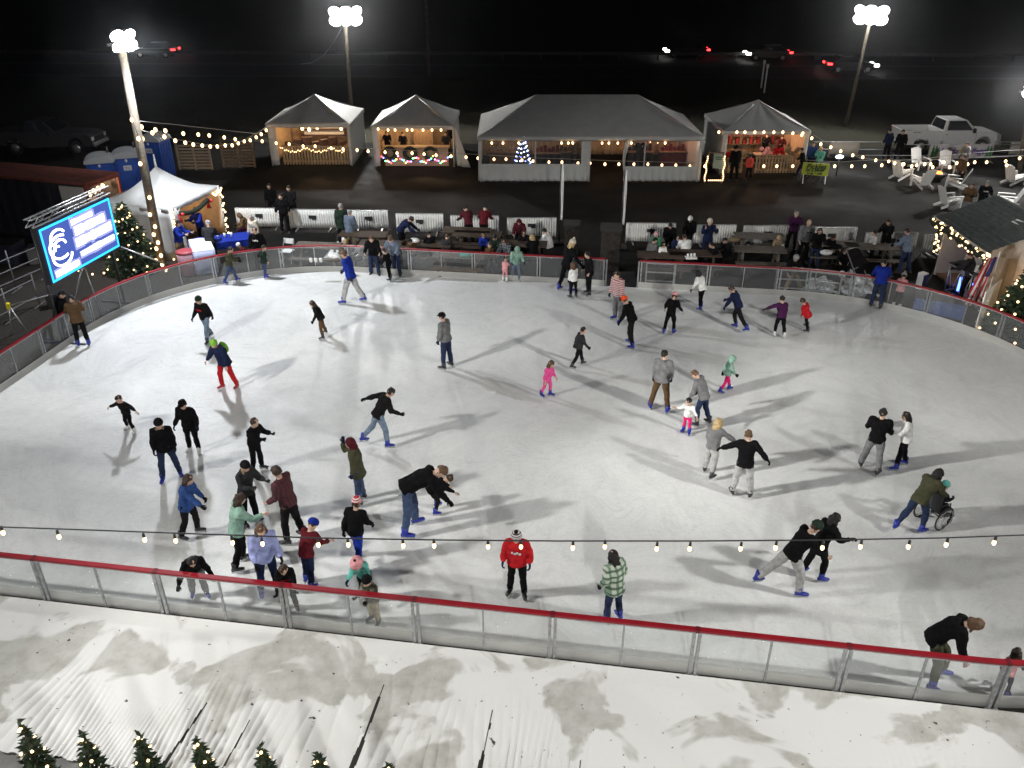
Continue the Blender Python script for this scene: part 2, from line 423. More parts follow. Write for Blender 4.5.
barrier('rink_barrier', 'curved rink barrier running right of the entrance gap to the shed', s_px(1024, 360)-4.0, sr0, .35, gates=(sr0-.75, sr0-5.2, sr0-6.3))
barrier('rink_barrier', 'curved rink barrier left of the entrance gap, under the lit screen', s_px(601, 291), s_px(0, 398)+3.4, 0.0)
# ================================================================== PEOPLE
PENDING = []                                            # (object, voxel, extra builder) remeshed in one batch at the end
SKINS = [(.55, .36, .27), (.48, .30, .21), (.60, .41, .31), (.36, .21, .14)]
CC = dict(blk=(.006, .006, .007), blk2=(.011, .010, .011), char=(.03, .03, .033), gry=(.16, .16, .165), lgry=(.34, .34, .335), wht=(.72, .72, .70), crm=(.55, .50, .40),
          nvy=(.012, .018, .05), roy=(.012, .03, .26), blu=(.03, .07, .22), jean=(.05, .075, .14), djean=(.022, .032, .07), ljean=(.16, .21, .28), olv=(.055, .055, .032), dgrn=(.018, .032, .022),
          brn=(.10, .06, .03), tan=(.25, .19, .12), kha=(.30, .26, .18), red=(.42, .015, .02), dred=(.10, .012, .018), mar=(.075, .014, .02), pnk=(.75, .09, .30), hot=(.65, .02, .16), lpnk=(.70, .32, .34), coral=(.75, .09, .06),
          prp=(.05, .012, .05), teal=(.12, .42, .36), mint=(.22, .36, .29), lime=(.18, .42, .05), lav=(.30, .34, .60), slate=(.12, .15, .20), grn=(.05, .20, .10), orng=(.8, .08, .02),
          hblk=(.010, .008, .007), hbrn=(.035, .02, .012), hlbr=(.10, .055, .028), hbld=(.45, .32, .16), hgry=(.30, .29, .28))
def stripes(name, a, b, scale, axis='Z', rough=.85, kind='BANDS'):
    if name in MATS: return MATS[name]
    m, nt, bs = node_mat(name); tc = nt.nodes.new('ShaderNodeTexCoord').outputs['Object']
    w = nt.nodes.new('ShaderNodeTexWave'); w.bands_direction = axis; w.inputs['Scale'].default_value = scale; w.inputs['Distortion'].default_value = .6
    nt.links.new(tc, w.inputs['Vector'])
    nt.links.new(ramp(nt, w.outputs['Fac'], [(.42, a), (.58, b)]), bs.inputs['Base Color']); bs.inputs['Roughness'].default_value = rough
    MATS[name] = m; return m
def plaid(name, a, b, c, sc):
    if name in MATS: return MATS[name]
    m, nt, bs = node_mat(name); tc = nt.nodes.new('ShaderNodeTexCoord').outputs['Object']; col = a
    for ax in 'XZ':
        w = nt.nodes.new('ShaderNodeTexWave'); w.bands_direction = ax; w.inputs['Scale'].default_value = sc; w.inputs['Distortion'].default_value = 1.5
        nt.links.new(tc, w.inputs['Vector'])
        col = mixc(nt, ramp(nt, w.outputs['Fac'], [(.55, 0.), (.75, .85)]), col, b if ax == 'X' else c)
    nt.links.new(col, bs.inputs['Base Color']); bs.inputs['Roughness'].default_value = .9
    MATS[name] = m; return m
def camo(name, cols, sc=9):
    if name in MATS: return MATS[name]
    m, nt, bs = node_mat(name); tc = nt.nodes.new('ShaderNodeTexCoord').outputs['Object']
    r = ramp(nt, nz(nt, tc, sc, 2), [(.35, cols[0]), (.47, cols[1]), (.55, cols[2]), (.66, cols[3])])
    nt.links.new(r, bs.inputs['Base Color']); bs.inputs['Roughness'].default_value = .9; MATS[name] = m; return m
def cm(c):
    if c == 'striped': return stripes('red_white_stripe_knit', (.35, .05, .06), (.55, .52, .5), 5.0)
    if c == 'stripehat': return stripes('striped_hat_knit', (.03, .02, .03), (.65, .60, .60), 9.0)
    if c == 'redhat': return stripes('red_white_hat_knit', (.42, .02, .03), (.62, .58, .56), 8.0)
    if c == 'gplaid': return plaid('green_white_plaid_wool', (.50, .55, .46), (.10, .20, .12), (.04, .09, .06), 2.6)
    if c == 'bplaid': return plaid('grey_plaid_flannel', (.08, .10, .12), (.25, .28, .3), (.03, .04, .05), 3.4)
    if c == 'mplaid': return plaid('maroon_plaid_flannel', (.09, .018, .025), (.03, .01, .012), (.05, .015, .018), 4)
    if c == 'camo': return camo('woodland_camouflage', [(.012, .014, .01), (.05, .055, .035), (.10, .09, .055), (.35, .33, .26)])
    return cloth(CC[c], 'cloth_'+c)
M_SKATE = {'b': mat('blue_skate_plastic', (.012, .024, .27), .42, var=.15), 'k': mat('black_skate_leather', (.02, .02, .022), .4), 'w': mat('white_skate_leather', (.62, .62, .60), .45), 'r': mat('red_boot_plastic', (.40, .02, .02), .4), 's': mat('dark_shoe', (.03, .025, .022), .7), 't': mat('pale_shoe', (.55, .54, .52), .7)}
M_EYE = mat('eye_dark', (.02, .015, .012), .3); M_LIP = mat('lip', (.40, .16, .14), .6)
def skin(i): return mat('skin_%s' % 'abcd'[i], SKINS[i], .55, var=.08, spec=.35)

def rotx(v, a): return V((v.x, v.y*math.cos(a)-v.z*math.sin(a), v.y*math.sin(a)+v.z*math.cos(a)))
def pose(k):
    """joint positions in the person's own frame: x right, y forward, z up; returns dict"""
    ht = k['ht']; kid = max(0, min(1, (1.55-ht)/.55)); s = ht/1.75
    lean, roll, bend = R(k['lean']), R(k['roll']), R(k['bend'])
    leg = (0.89-.05*kid)*s
    th_l, sh_l = leg*.49, leg*.47
    J = {'s': s, 'kid': kid}
    def rr(v): return V((v.x*math.cos(roll)+v.z*math.sin(roll), v.y, -v.x*math.sin(roll)+v.z*math.cos(roll)))
    pel = V((0, 0, 0))
    for sd, nm in ((-1, 'l'), (1, 'r')):
        a, ab, kn = [R(x) for x in k['leg'+nm]]
        hip = V((sd*.092*s, 0, -.02*s))
        d1 = V((sd*math.sin(ab)*math.cos(a), math.sin(a)*math.cos(ab*.5), -math.cos(a)*math.cos(ab)))
        d2 = V((sd*math.sin(ab*.8)*math.cos(a-kn), math.sin(a-kn), -math.cos(a-kn)*math.cos(ab*.8)))
        J['hip'+nm] = hip; J['knee'+nm] = hip + d1.normalized()*th_l; J['ank'+nm] = J['knee'+nm] + d2.normalized()*sh_l
        J['fdir'+nm] = V((sd*math.sin(R(12)+ab*.4), math.cos(R(12)), -.25 if (a-kn) < R(-25) and not k['sit'] else 0)).normalized()
    def tor(p, bd=0):                                 # a point given in upright torso coordinates
        q = rotx(V(p)*1.0, -(lean+bd)); return q
    tz = (.50+.02*kid)*s
    J['pel'] = V((0, 0, .02*s)); J['waist'] = tor((0, 0, .16*s)); up1 = tor((0, 0, 1)); up2 = tor((0, 0, 1), bend)
    J['chest'] = J['waist'] + (up1*.4+up2*.6).normalized()*.19*s
    J['neck'] = J['chest'] + up2*(.175*s)
    shw = (.178-.02*kid)*s*k['bulk']
    fw2 = tor((0, 1, 0), bend)
    hn = tor((0, 0, 1), bend + R(k['nod'])); hf = tor((0, 1, 0), bend + R(k['nod']))
    hr = (.104+.006*kid*0)*(.62+.38*s) if ht < 1.55 else .108*s
    J['hr'] = hr
    J['head'] = J['neck'] + (up2*.4+hn*.6).normalized()*(hr*1.45) + hf*.015
    tw = R(k['turn']); J['hup'] = hn
    J['hfwd'] = (hf*math.cos(tw) + V((1, 0, 0))*math.sin(tw)).normalized()
    for sd, nm in ((-1, 'l'), (1, 'r')):
        f, ab, e, ei = [R(x) for x in k['arm'+nm]]     # raise forward, abduct, elbow flex, elbow inward
        sh = J['chest'] + up2*.135*s + V((sd*shw, 0, 0))
        base = (lean+bend)*k['armw']
        def dr(fa, aa): 
            v = V((sd*math.sin(aa), math.cos(aa)*math.sin(fa), -math.cos(aa)*math.cos(fa))); return rotx(v, -base)
        d1 = dr(f, ab); d2 = dr(f+e, ab-ei)
        el = sh + d1*.285*s; wr = el + d2*.245*s
        J['sh'+nm], J['el'+nm], J['wr'+nm], J['hd'+nm] = sh, el, wr, d2
    for n in list(J):
        if isinstance(J[n], V): J[n] = rr(J[n])
    zmin = min(J['ankl'].z, J['ankr'].z)
    lift = (k['sit'] if k['sit'] else -zmin + .085*s + k['blade'])
    for n in list(J):
        if isinstance(J[n], V) and not n.startswith(('fdir', 'hup', 'hfwd', 'hd')): J[n] = J[n] + V((0, 0, lift))
    J['up'], J['fw'] = rr(up2), rr(fw2); J['xr'] = rr(V((1, 0, 0))); J['up1'] = rr(up1)
    return J
def remesh_obj(name, mb, m, parent, vox, extra=None, smooth=3):
    o = mb.build(name, m, parent)
    r = o.modifiers.new('r', 'REMESH'); r.mode = 'VOXEL'; r.voxel_size = vox; r.use_smooth_shade = True
    sm = o.modifiers.new('s', 'SMOOTH'); sm.factor = .5; sm.iterations = smooth
    PENDING.append((o, extra)); return o
DEF = dict(ht=1.75, face=180, lean=4, roll=0, bend=4, nod=6, turn=0, sit=0, blade=.055, bulk=1.0, armw=.5,
           legl=(3, 5, 4), legr=(-2, 5, 4), arml=(4, 9, 14, 4), armr=(6, 9, 18, 4))
POSES = {
 'stand': {},
 'walk': dict(legl=(22, 4, 10), legr=(-16, 4, 14), arml=(-22, 10, 16, 4), armr=(22, 10, 24, 4), lean=8),
 'stride': dict(legl=(-30, 14, 12), legr=(18, 8, 30), arml=(-25, 22, 20, 0), armr=(35, 14, 40, 10), lean=24, bend=8),
 'glide': dict(legl=(-8, 8, 6), legr=(16, 6, 22), arml=(12, 26, 24, 6), armr=(18, 28, 24, 6), lean=14, bend=6),
 'spread': dict(legl=(6, 16, 14), legr=(-4, 18, 10), arml=(8, 58, 10, 0), armr=(8, 62, 8, 0), lean=10),
 'reach': dict(legl=(10, 6, 14), legr=(-8, 6, 12), arml=(10, 14, 30, 5), armr=(56, 16, 8, 0), lean=10),
 'crouch': dict(legl=(48, 8, 62), legr=(30, 8, 50), arml=(40, 12, 20, 5), armr=(46, 10, 24, 5), lean=46, bend=14, armw=.2, nod=10),
 'bend': dict(legl=(14, 10, 20), legr=(2, 9, 12), arml=(6, 6, 10, 3), armr=(14, 8, 8, 3), lean=64, bend=22, armw=0, nod=-10),
 'rail': dict(legl=(6, 5, 10), legr=(-6, 5, 8), arml=(40, 16, 44, 10), armr=(38, 16, 48, 10), lean=24, bend=16, nod=14),
 'phone': dict(arml=(52, 18, 100, 30), armr=(52, 18, 100, 30), lean=0),
 'hug': dict(arml=(38, 16, 62, 26), armr=(40, 14, 66, 30), lean=6),
 'pocket': dict(arml=(-6, 17, 42, 12), armr=(-6, 17, 42, 12)),
 'sit': dict(sit=.5, legl=(82, 8, 80), legr=(80, 9, 84), arml=(32, 12, 52, 14), armr=(30, 12, 58, 16), lean=10, bend=14, nod=12, blade=0),
 'push': dict(legl=(-28, 5, 12), legr=(20, 5, 26), arml=(48, 8, 20, 4), armr=(46, 8, 22, 4), lean=26, bend=10, armw=.5),
}
PEOPLE = []
TOPY = {(232, 283): 247, (266, 278): 245, (353, 303): 250, (209, 341): 295, (229, 389): 337, (323, 337): 300, (447, 368): 313, (578, 367): 327, (547, 397): 359, (617, 321): 270, (630, 346): 298, (669, 334): 294,
        (700, 309): 272, (735, 330): 287, (778, 337): 297, (804, 332): 298, (659, 411): 352, (700, 425): 373, (686, 433): 397, (725, 392): 355, (709, 475): 420, (740, 496): 434, (869, 471): 410, (898, 468): 412, (912, 531): 473,
        (785, 592): 523, (813, 578): 515, (517, 596): 527, (612, 621): 553, (1001, 694): 657, (410, 531): 469, (432, 513): 478, (381, 446): 390, (361, 503): 437, (359, 564): 502, (294, 541): 467, (252, 524): 460,
        (259, 472): 417, (244, 566): 496, (194, 537): 474, (195, 453): 398, (172, 479): 417, (131, 432): 393, (201, 598): 545, (271, 594): 521, (311, 585): 527, (291, 610): 557, (366, 600): 551, (375, 623): 573, (84, 346): 298,
        (390, 280): 249, (573, 298): 263, (588, 295): 251, (566, 291): 240, (505, 281): 262, (875, 308): 263, (896, 308): 274}
def person(px, py, ht, face, label, po='stand', top='blk', leg='djean', sk='b', hair='hbrn', hl=0, hat=None, skn=0, coat=0, glv=None, puff=.35, hood=None, extra=None, z=None, pos=None, group=None, logo=None, pack=None, fur=None, **kw):
    k = dict(DEF); k.update(POSES[po]); k['ht'] = ht; k['face'] = face; k.update(kw)
    if sk in 'st': k['blade'] = 0
    gz = .05 if z is None else z
    p = V(pos) if pos is not None else G(px, py, gz)
    J = pose(k)
    ty = TOPY.get((px, py))
    if ty:                                               # stature measured from where the top of the head stands
        zt = ZAT(ty, p.y)
        for _ in range(4):
            top_ = J['head'].z + J['hr']*(1.5 if hat and hat.startswith(('pom', 'hoodup')) else 1.28) + gz; k['ht'] = max(.8, min(1.98, k['ht']*(zt-gz)/(top_-gz))); J = pose(k)
    elif gz == 0: k['ht'] *= .95; J = pose(k)
    s = J['s']
    root = thing('person', label, 'person', (p.x, p.y, gz), R(face), group)
    xr, up, fw = J['xr'], J['up'], J['fw']
    ms = skin(skn); gl = glv if glv is not None else ['blk', '', 'char', 'blk', '', 'blk2', 'nvy'][len(PEOPLE) % 7]
    # ---- body
    b = MB(); hr = J['hr']; hc = J['head']; hu, hfw = J['hup'], J['hfwd']; hx = hfw.cross(hu).normalized(); hu = hx.cross(hfw)
    HM = Matrix((hx, hfw, hu)).transposed()
    b.ball(hc, (hr*.80, hr*.96, hr*1.15), 14, 9, rot=HM)
    b.ball(hc + hfw*hr*.28 - hu*hr*.55, (hr*.55, hr*.62, hr*.62), 10, 7, rot=HM)
    b.tube([hc + hfw*hr*.86 + hu*hr*.15, hc + hfw*hr*1.12 - hu*hr*.17, hc + hfw*hr*.85 - hu*hr*.22], [hr*.10, hr*.17, hr*.1], 6)
    for sd in (-1, 1): b.ball(hc + hx*sd*hr*.80 - hu*.05*hr, (hr*.13, hr*.22, hr*.30), 6, 5, rot=HM)
    b.tube([J['neck']-up*.06*s, J['neck']+up*.03*s, hc-hu*hr*.5], [.062*s, .056*s, .058*s], 10)
    bt = lambda e: [(.15*s+e, .105*s+e), (.132*s+e, .095*s+e), (.165*s+e, .112*s+e), (.13*s+e, .09*s+e), (.06*s+e, .055*s+e)]
    tp = [J['pel']-J['up1']*.06*s, J['waist'], J['chest'], J['chest']+up*.12*s, J['neck']]
    b.tube(tp, bt(0), 12, xax=xr)
    ex = MB()                                             # fingers, eyes and mouth are added after the body is fused
    for sd, nm in ((-1, 'l'), (1, 'r')):
        b.tube([J['hip'+nm]+V((0, 0, .04*s)), J['hip'+nm].lerp(J['knee'+nm], .35), J['knee'+nm], J['knee'+nm].lerp(J['ank'+nm], .35), J['ank'+nm]], [.082*s, .076*s, .052*s, .055*s, .036*s], 10)
        b.tube([J['ank'+nm], J['ank'+nm]-V((0, 0, .045*s)), J['ank'+nm]+J['fdir'+nm]*.07*s-V((0, 0, .05*s))], [.036*s, .034*s, .024*s], 8)
        b.tube([J['sh'+nm]-xr*sd*.05*s, J['sh'+nm], J['el'+nm], J['wr'+nm]], [.056*s, .052*s, .038*s, .026*s], 9)
        wr, d = J['wr'+nm], J['hd'+nm].normalized(); hs = max(.8, s)
        side = d.cross(fw); side = side.normalized() if side.length > .2 else xr
        nrm = side.cross(d).normalized()
        b.tube([wr-d*.01, wr+d*.045*hs, wr+d*.085*hs], [(.027*hs, .019*hs), (.040*hs, .017*hs), (.036*hs, .014*hs)], 8, xax=nrm)
        for fi, (o, L) in enumerate(((-.027, .060), (-.009, .072), (.009, .067), (.026, .052))):
            q = wr + d*.075*hs + nrm*o*hs
            ex.tube([q, q+d*L*.45*hs-side*sd*.010, q+d*L*.72*hs-side*sd*.030, q+d*L*hs*.70-side*sd*.055], [.0095*hs, .0088*hs, .008*hs, .006*hs], 6)
        q = wr + d*.03*hs + nrm*.033*hs
        ex.tube([q, q+d*.03*hs+nrm*.022*hs, q+d*.062*hs+nrm*.024*hs-side*sd*.016], [.0115*hs, .0105*hs, .0075*hs], 6)
        if gl:
            gm = MB(); gm.tube([wr-d*.03, wr+d*.045*hs, wr+d*.09*hs], [(.034*hs, .028*hs), (.046*hs, .024*hs), (.042*hs, .019*hs)], 8, xax=nrm)
            for o, L in ((-.030, .060), (-.010, .072), (.010, .067), (.029, .052)):
                q = wr + d*.075*hs + nrm*o*hs; gm.tube([q, q+d*L*.45*hs-side*sd*.010, q+d*L*.72*hs-side*sd*.030, q+d*L*hs*.70-side*sd*.055], [.0135*hs, .0135*hs, .012*hs, .009*hs], 6)
            q = wr + d*.03*hs + nrm*.036*hs; gm.tube([q, q+d*.03*hs+nrm*.024*hs, q+d*.066*hs+nrm*.026*hs-side*sd*.016], [.015*hs, .014*hs, .010*hs], 6)
            gm.build('glove', cm(gl), root)
        ex.ball(hc + hfw*hr*.86 + hx*sd*hr*.33 + hu*hr*.08, (hr*.13, hr*.06, hr*.075), 8, 5, mi=1, rot=HM)
    ex.tube([hc + hfw*hr*.90 - hu*hr*.52 - hx*hr*.24, hc + hfw*hr*.95 - hu*hr*.53, hc + hfw*hr*.90 - hu*hr*.52 + hx*hr*.24], [hr*.03, hr*.07, hr*.03], 6, mi=2)
    remesh_obj('body', b, [ms, M_EYE, M_LIP], root, .017, ex, 2)
    # ---- trousers
    if leg:
        t = MB(); wide = 1.0 if leg not in ('gry', 'lgry', 'kha', 'tan') else 1.12
        t.tube([J['pel']+J['up1']*.05*s, J['pel'], J['pel']-J['up1']*.10*s], [(.155*s, .118*s), (.182*s, .140*s), (.166*s, .130*s)], 12, xax=xr)
        for nm in 'lr':
            h, kn, an = J['hip'+nm], J['knee'+nm], J['ank'+nm]
            t.tube([h+V((0, 0, .03*s)), h.lerp(kn, .4), kn, kn.lerp(an, .4), an.lerp(kn, .02)], [.106*s, .100*s*wide, .080*s*wide, .078*s*wide, .068*s*wide], 10)
        remesh_obj('trousers', t, cm(leg), root, .021)
    # ---- jacket
    j = MB(); e = .034*s + .008 + puff*.025
    hem = -.10*s - coat*s
    pts = [J['pel']+J['up1']*hem] + ([J['pel']] if hem < -.12*s else []) + tp[1:4] + [J['neck']+up*.02*s]
    w = bt(e); rad = [(w[0][0]*1.05+coat*.05, w[0][1]*1.08+coat*.05)] + ([w[0]] if hem < -.12*s else []) + w[1:4] + [(.072*s, .068*s)]
    j.tube(pts, rad, 14, xax=xr)
    for sd, nm in ((-1, 'l'), (1, 'r')):
        j.tube([J['sh'+nm]-xr*sd*.07*s, J['sh'+nm], J['sh'+nm].lerp(J['el'+nm], .5), J['el'+nm], J['el'+nm].lerp(J['wr'+nm], .5), J['wr'+nm]-J['hd'+nm]*.005],
               [.088*s+puff*.02, .090*s+puff*.02, .078*s+puff*.02, .070*s+puff*.016, .064*s+puff*.014, .052*s], 10)
    if hood == 'down' or fur: j.tube([J['neck']-xr*.10*s+fw*.01, J['neck']-fw*.085*s-up*.02*s, J['neck']+xr*.10*s+fw*.01], [.035*s, .06*s, .035*s], 8)
    remesh_obj('jacket', j, cm(top), root, .022)
    if fur: 
        f = MB(); f.tube([J['neck']-xr*.10*s+fw*.05*s, J['neck']-fw*.07*s+up*.03*s, J['neck']+xr*.10*s+fw*.05*s], [.035*s, .06*s, .035*s], 8); f.build('fur_collar', cloth(CC['tan'], 'fur_tan'), root)
    if logo:
        f = MB(); c0 = J['chest']+fw*(.112*s+e+.02)
        for q, (dx, wd) in enumerate(((-.085, .05), (-.03, .04), (.02, .045), (.075, .04))):
            f.box(c0 + xr*dx*s + up*(.02*(q % 2)), (wd*s, .006, .055*s), Matrix((xr, fw, up)).transposed())
        f.build('chest_lettering', cm(logo), root)
    if pack:
        f = MB(); f.ball(J['chest']-fw*.20*s, (.15*s, .10*s, .21*s), 12, 8, rot=Matrix((xr, fw, up)).transposed()); f.build('backpack', cm(pack), root)
    # ---- shoes or skates
    for sd, nm in ((-1, 'l'), (1, 'r')):
        an, fd = J['ank'+nm], J['fdir'+nm]; sd2 = fd.cross(V((0, 0, 1))).normalized(); dn = sd2.cross(fd)*-1 if sd2.cross(fd).z > 0 else sd2.cross(fd)
        ss = max(.72, s); sh = MB()
        top_r = .056 if sk in 'st' else .066
        sh.tube([an-dn*(.02 if sk in 'st' else .12)*ss, an-dn*.0, an+dn*.05*ss-fd*.015*ss], [top_r*ss, (top_r-.002)*ss, .055*ss], 10)
        sh.tube([an+dn*.052*ss-fd*.075*ss, an+dn*.045*ss, an+dn*.05*ss+fd*.10*ss, an+dn*.058*ss+fd*.185*ss], [(.040*ss, .034*ss), (.050*ss, .044*ss), (.052*ss, .036*ss), (.036*ss, .024*ss)], 10, xax=sd2)
        so = sh.build('skate' if sk not in 'st' else 'shoe', M_SKATE[sk], root)
        if sk not in 'st':
            bl = MB(); c0 = an+dn*(.085*ss)
            M = Matrix((sd2, fd, -dn)).transposed()
            bl.box(c0+fd*.05*ss+dn*.035, (.006, .27*ss, .024), M); bl.box(c0-fd*.03*ss+dn*.01, (.02, .05, .04), M); bl.box(c0+fd*.13*ss+dn*.01, (.02, .05, .04), M)
            bl.build('blade', M_STEEL, so)
    # ---- hair, hats
    if hair and hat != 'hoodup' and not (hat and hl == 0 and hat in ('helmet',)):
        h = MB()
        h.ball(hc - hfw*hr*.10 + hu*hr*.20, (hr*.92, hr*1.02, hr*1.06), 12, 8, rot=HM)
        hh = h
        if hl:
            bk = hc - hfw*hr*.62; dnv = (V((0, 0, -1))*.75 - up*.4 - fw*.1).normalized()
            hh.tube([hc-hfw*hr*.35+hu*hr*.35, bk-hu*hr*.3, bk+dnv*hr*(1.0+hl*.9)-hfw*hr*.25, bk+dnv*hr*(1.2+hl*2.2)-hfw*hr*.15], [(hr*.85, hr*.55), (hr*.98, hr*.52), (hr*.88, hr*.40), (hr*.45, hr*.20)], 10, xax=hx)
            for sd in (-1, 1): hh.tube([hc+hx*sd*hr*.72+hu*hr*.4, hc+hx*sd*hr*.88-hu*hr*.4, hc+hx*sd*hr*.85+dnv*hr*(1.1+hl)-hfw*hr*.1], [hr*.3, hr*.30, hr*.16], 8)
        # cut the cap away from the face by leaving the face ball proud
        ho = remesh_obj('hair', h, mat('hair_'+hair, CC[hair], .6, var=.4, vscale=30, bump=.6, bscale=45, spec=.35), root, .018, None, 2)
        ho['_face'] = 1
        d = hfw*hr*.46 - hu*hr*.34
        FACECUT.append((ho, hc + d, hr*.86))
    if hat and hat != 'hoodup':
        hk, hcol = hat.split(':'); mh = cm(hcol); h = MB()
        if hk in ('beanie', 'pom', 'bucket', 'helmet', 'cap'):
            tilt = hc - hfw*hr*.06 + hu*hr*.34
            prof = {'beanie': [(1.04, 0.), (1.06, .3), (.95, .72), (.62, 1.06), (.12, 1.22)], 'pom': [(1.04, 0.), (1.07, .3), (.96, .75), (.62, 1.10), (.12, 1.26)],
                    'bucket': [(1.55, -.25), (1.12, .18), (.98, .62), (.80, .88), (.1, .95)], 'helmet': [(1.16, -.15), (1.22, .2), (1.12, .65), (.75, 1.0), (.12, 1.16)], 'cap': [(1.0, .05), (1.02, .3), (.92, .62), (.6, .86), (.1, .93)]}[hk]
            h.tube([tilt + hu*z*hr for r, z in prof], [(r*hr*.92, r*hr*1.02) for r, z in prof], 14, xax=hx)
            if hk in ('beanie', 'pom'): h.tube([tilt - hu*hr*.08, tilt + hu*hr*.2], [(hr*1.03, hr*1.13), (hr*1.06, hr*1.15)], 14, xax=hx)
            ob = h.build('hat' if hk != 'helmet' else 'helmet', mh, root)
            if hk == 'pom': MB().ball(tilt+hu*hr*1.45, hr*.40, 9, 7).build('pompom', cm('blk2' if hcol in ('stripehat',) else hcol), ob)
            if hk == 'cap':
                v = MB(); v.sheet(lambda a, c: tilt + hu*hr*(.12-.05*c) + hfw*hr*(.82+.78*c*math.sin(math.pi*(.12+.76*a))) + hx*hr*.86*(2*a-1)*(1-.15*c), 8, 3); v.build('visor', mh, ob, solid=.008)
            if hk == 'bucket': MB().ball(tilt+hu*hr*.9-hfw*hr*.3, hr*.30, 8, 6).build('pompom', cm('hbrn'), ob)
    if hat == 'hoodup':
        h = MB(); h.ball(hc-hfw*hr*.12+hu*hr*.14, (hr*1.12, hr*1.18, hr*1.24), 12, 8, rot=HM); h.tube([hc-hu*hr*.6-hfw*hr*.3, J['neck']-fw*.04*s], [hr*1.0, .11*s], 10)
        ho = remesh_obj('hood', h, cm(hood or top), root, .02, None, 2); FACECUT.append((ho, hc + hfw*hr*.62 - hu*hr*.22, hr*.80))
    PEOPLE.append((root, J)); return root, J
FACECUT = []
from mathutils import noise
def hash_(s): return sum(ord(c)*(i+1) for i, c in enumerate(s)) % 97
def finish_people():
    bpy.context.view_layer.update()
    dg = bpy.context.evaluated_depsgraph_get(); new = []
    for o, ex in PENDING:
        me = bpy.data.meshes.new_from_object(o.evaluated_get(dg)); new.append((o, ex, me))
    cut = {id(o): (c, r) for o, c, r in FACECUT}
    cutn = {o.name: (c, r) for o, c, r in FACECUT}
    for o, ex, me in new:
        o.modifiers.clear(); old = o.data; nm = old.name
        bm = bmesh.new(); bm.from_mesh(me)
        if o.name in cutn:                               # open the hair or hood in front of the face
            c, r = cutn[o.name]
            dead = [v for v in bm.verts if (v.co-c).length < r]
            bmesh.ops.delete(bm, geom=dead, context='VERTS')
        bm.to_mesh(me); bm.free()
        mats = list(old.materials)
        fq, am = {'jacket': (7., .020), 'trousers': (7.5, .015), 'hair': (15., .022), 'hood': (9., .012)}.get(o.name.split('.')[0], (0, 0))
        if am:                                           # folds in the cloth, locks in the hair
            off = V((len(o.name)*3.7+hash_(o.name), 0, 0)); ns = [v.normal.copy() for v in me.vertices]
            for v, n in zip(me.vertices, ns): v.co += n*(noise.noise(v.co*fq+off)*am + noise.noise(v.co*fq*2.6+off)*am*.5)
        if ex is not None and ex.v:
            n0 = len(me.vertices); vs = [tuple(v.co) for v in me.vertices] + ex.v
            fs = [tuple(p.vertices) for p in me.polygons] + [tuple(i+n0 for i in f) for f in ex.f]
            mi = [0]*len(me.polygons) + ex.m
            m2 = bpy.data.meshes.new(nm); m2.from_pydata(vs, [], fs); m2.polygons.foreach_set('material_index', mi); m2.update(); me = m2
        me.materials.clear()
        for m in mats: me.materials.append(m)
        me.polygons.foreach_set('use_smooth', [True]*len(me.polygons))
        o.data = me
        if '_face' in o: del o['_face']
        bpy.data.meshes.remove(old)
SK = 'skaters on the ice'
def sk(*a, **k): k.setdefault('group', SK); return person(*a, **k)
# ---- far half
sk(232, 283, 1.78, -70, 'man in olive vest and jeans standing by the far left barrier on blue skates', 'walk', top='olv', leg='jean', arml=(30, 8, 50, 10), armr=(30, 8, 50, 10), nod=18)
sk(266, 278, 1.32, -60, 'child in dark green coat on blue skates below a man in a dark suit', top='dgrn', leg='jean', coat=.06, hair='hbrn')
sk(353, 303, 1.88, 80, 'tall man in royal blue hoodie and pale grey trousers skating near the far barrier', 'walk', top='roy', leg='lgry', hair='hlbr', hood='down', coat=.05)
sk(209, 341, 1.50, 160, 'boy in black jacket with red chest print and pale jeans', 'walk', top='blk', leg='ljean', logo='red', sk='k', hat='beanie:dgrn', lean=6)
sk(229, 389, 1.62, 150, 'skater in navy coat and red leggings with a lime green hat', 'glide', top='nvy', leg='red', sk='r', hat='beanie:lime', hood='down', coat=.06, puff=1, pack='lime')
sk(323, 337, 1.35, 100, 'girl in dark brown leaning with an arm stretched out', 'spread', top='blk2', leg='hbrn' and 'brn', sk='k', hair='hbrn', hl=.6, lean=18, arml=(15, 20, 30, 0), armr=(40, 60, 10, 0))
sk(447, 368, 1.85, 62, 'man in grey sweater and black cap standing still in dark jeans', top='gry', leg='djean', sk='k', hat='cap:blk', hair='hblk')
sk(578, 367, 1.38, -75, 'boy in charcoal jacket and black trousers gliding alone in mid ice', 'walk', top='char', leg='blk', sk='k', hair='hblk')
sk(547, 397, 1.22, -130, 'small girl in bright pink snowsuit with one arm out', 'reach', top='pnk', leg='pnk', hair='hlbr', hl=.4, coat=.05, armr=(30, 40, 10, 0))
sk(617, 321, 1.72, 130, 'skater in red and white striped sweater and grey trousers', top='striped', leg='gry', hair='hbrn', lean=8)
sk(630, 346, 1.62, 60, 'skater with a bright orange red hat and black jacket', 'glide', top='blk', leg='blk2', hat='beanie:orng', hair='hbrn', lean=20)
sk(669, 334, 1.42, -30, 'child in black with a pale pink hat near the entrance gate', 'glide', top='blk', leg='blk', hat='beanie:lpnk', hair='hbrn', lean=12, pack='blk')
sk(700, 309, 1.55, 40, 'woman in white jacket and black leggings leaning as she glides', 'glide', top='wht', leg='blk', hair='hblk', hl=.4, lean=22)
sk(735, 330, 1.65, 60, 'skater in navy jacket leaning forward with an arm held out', 'stride', top='nvy', leg='blk2', hair='hbrn', lean=22, arml=(30, 50, 10, 0))
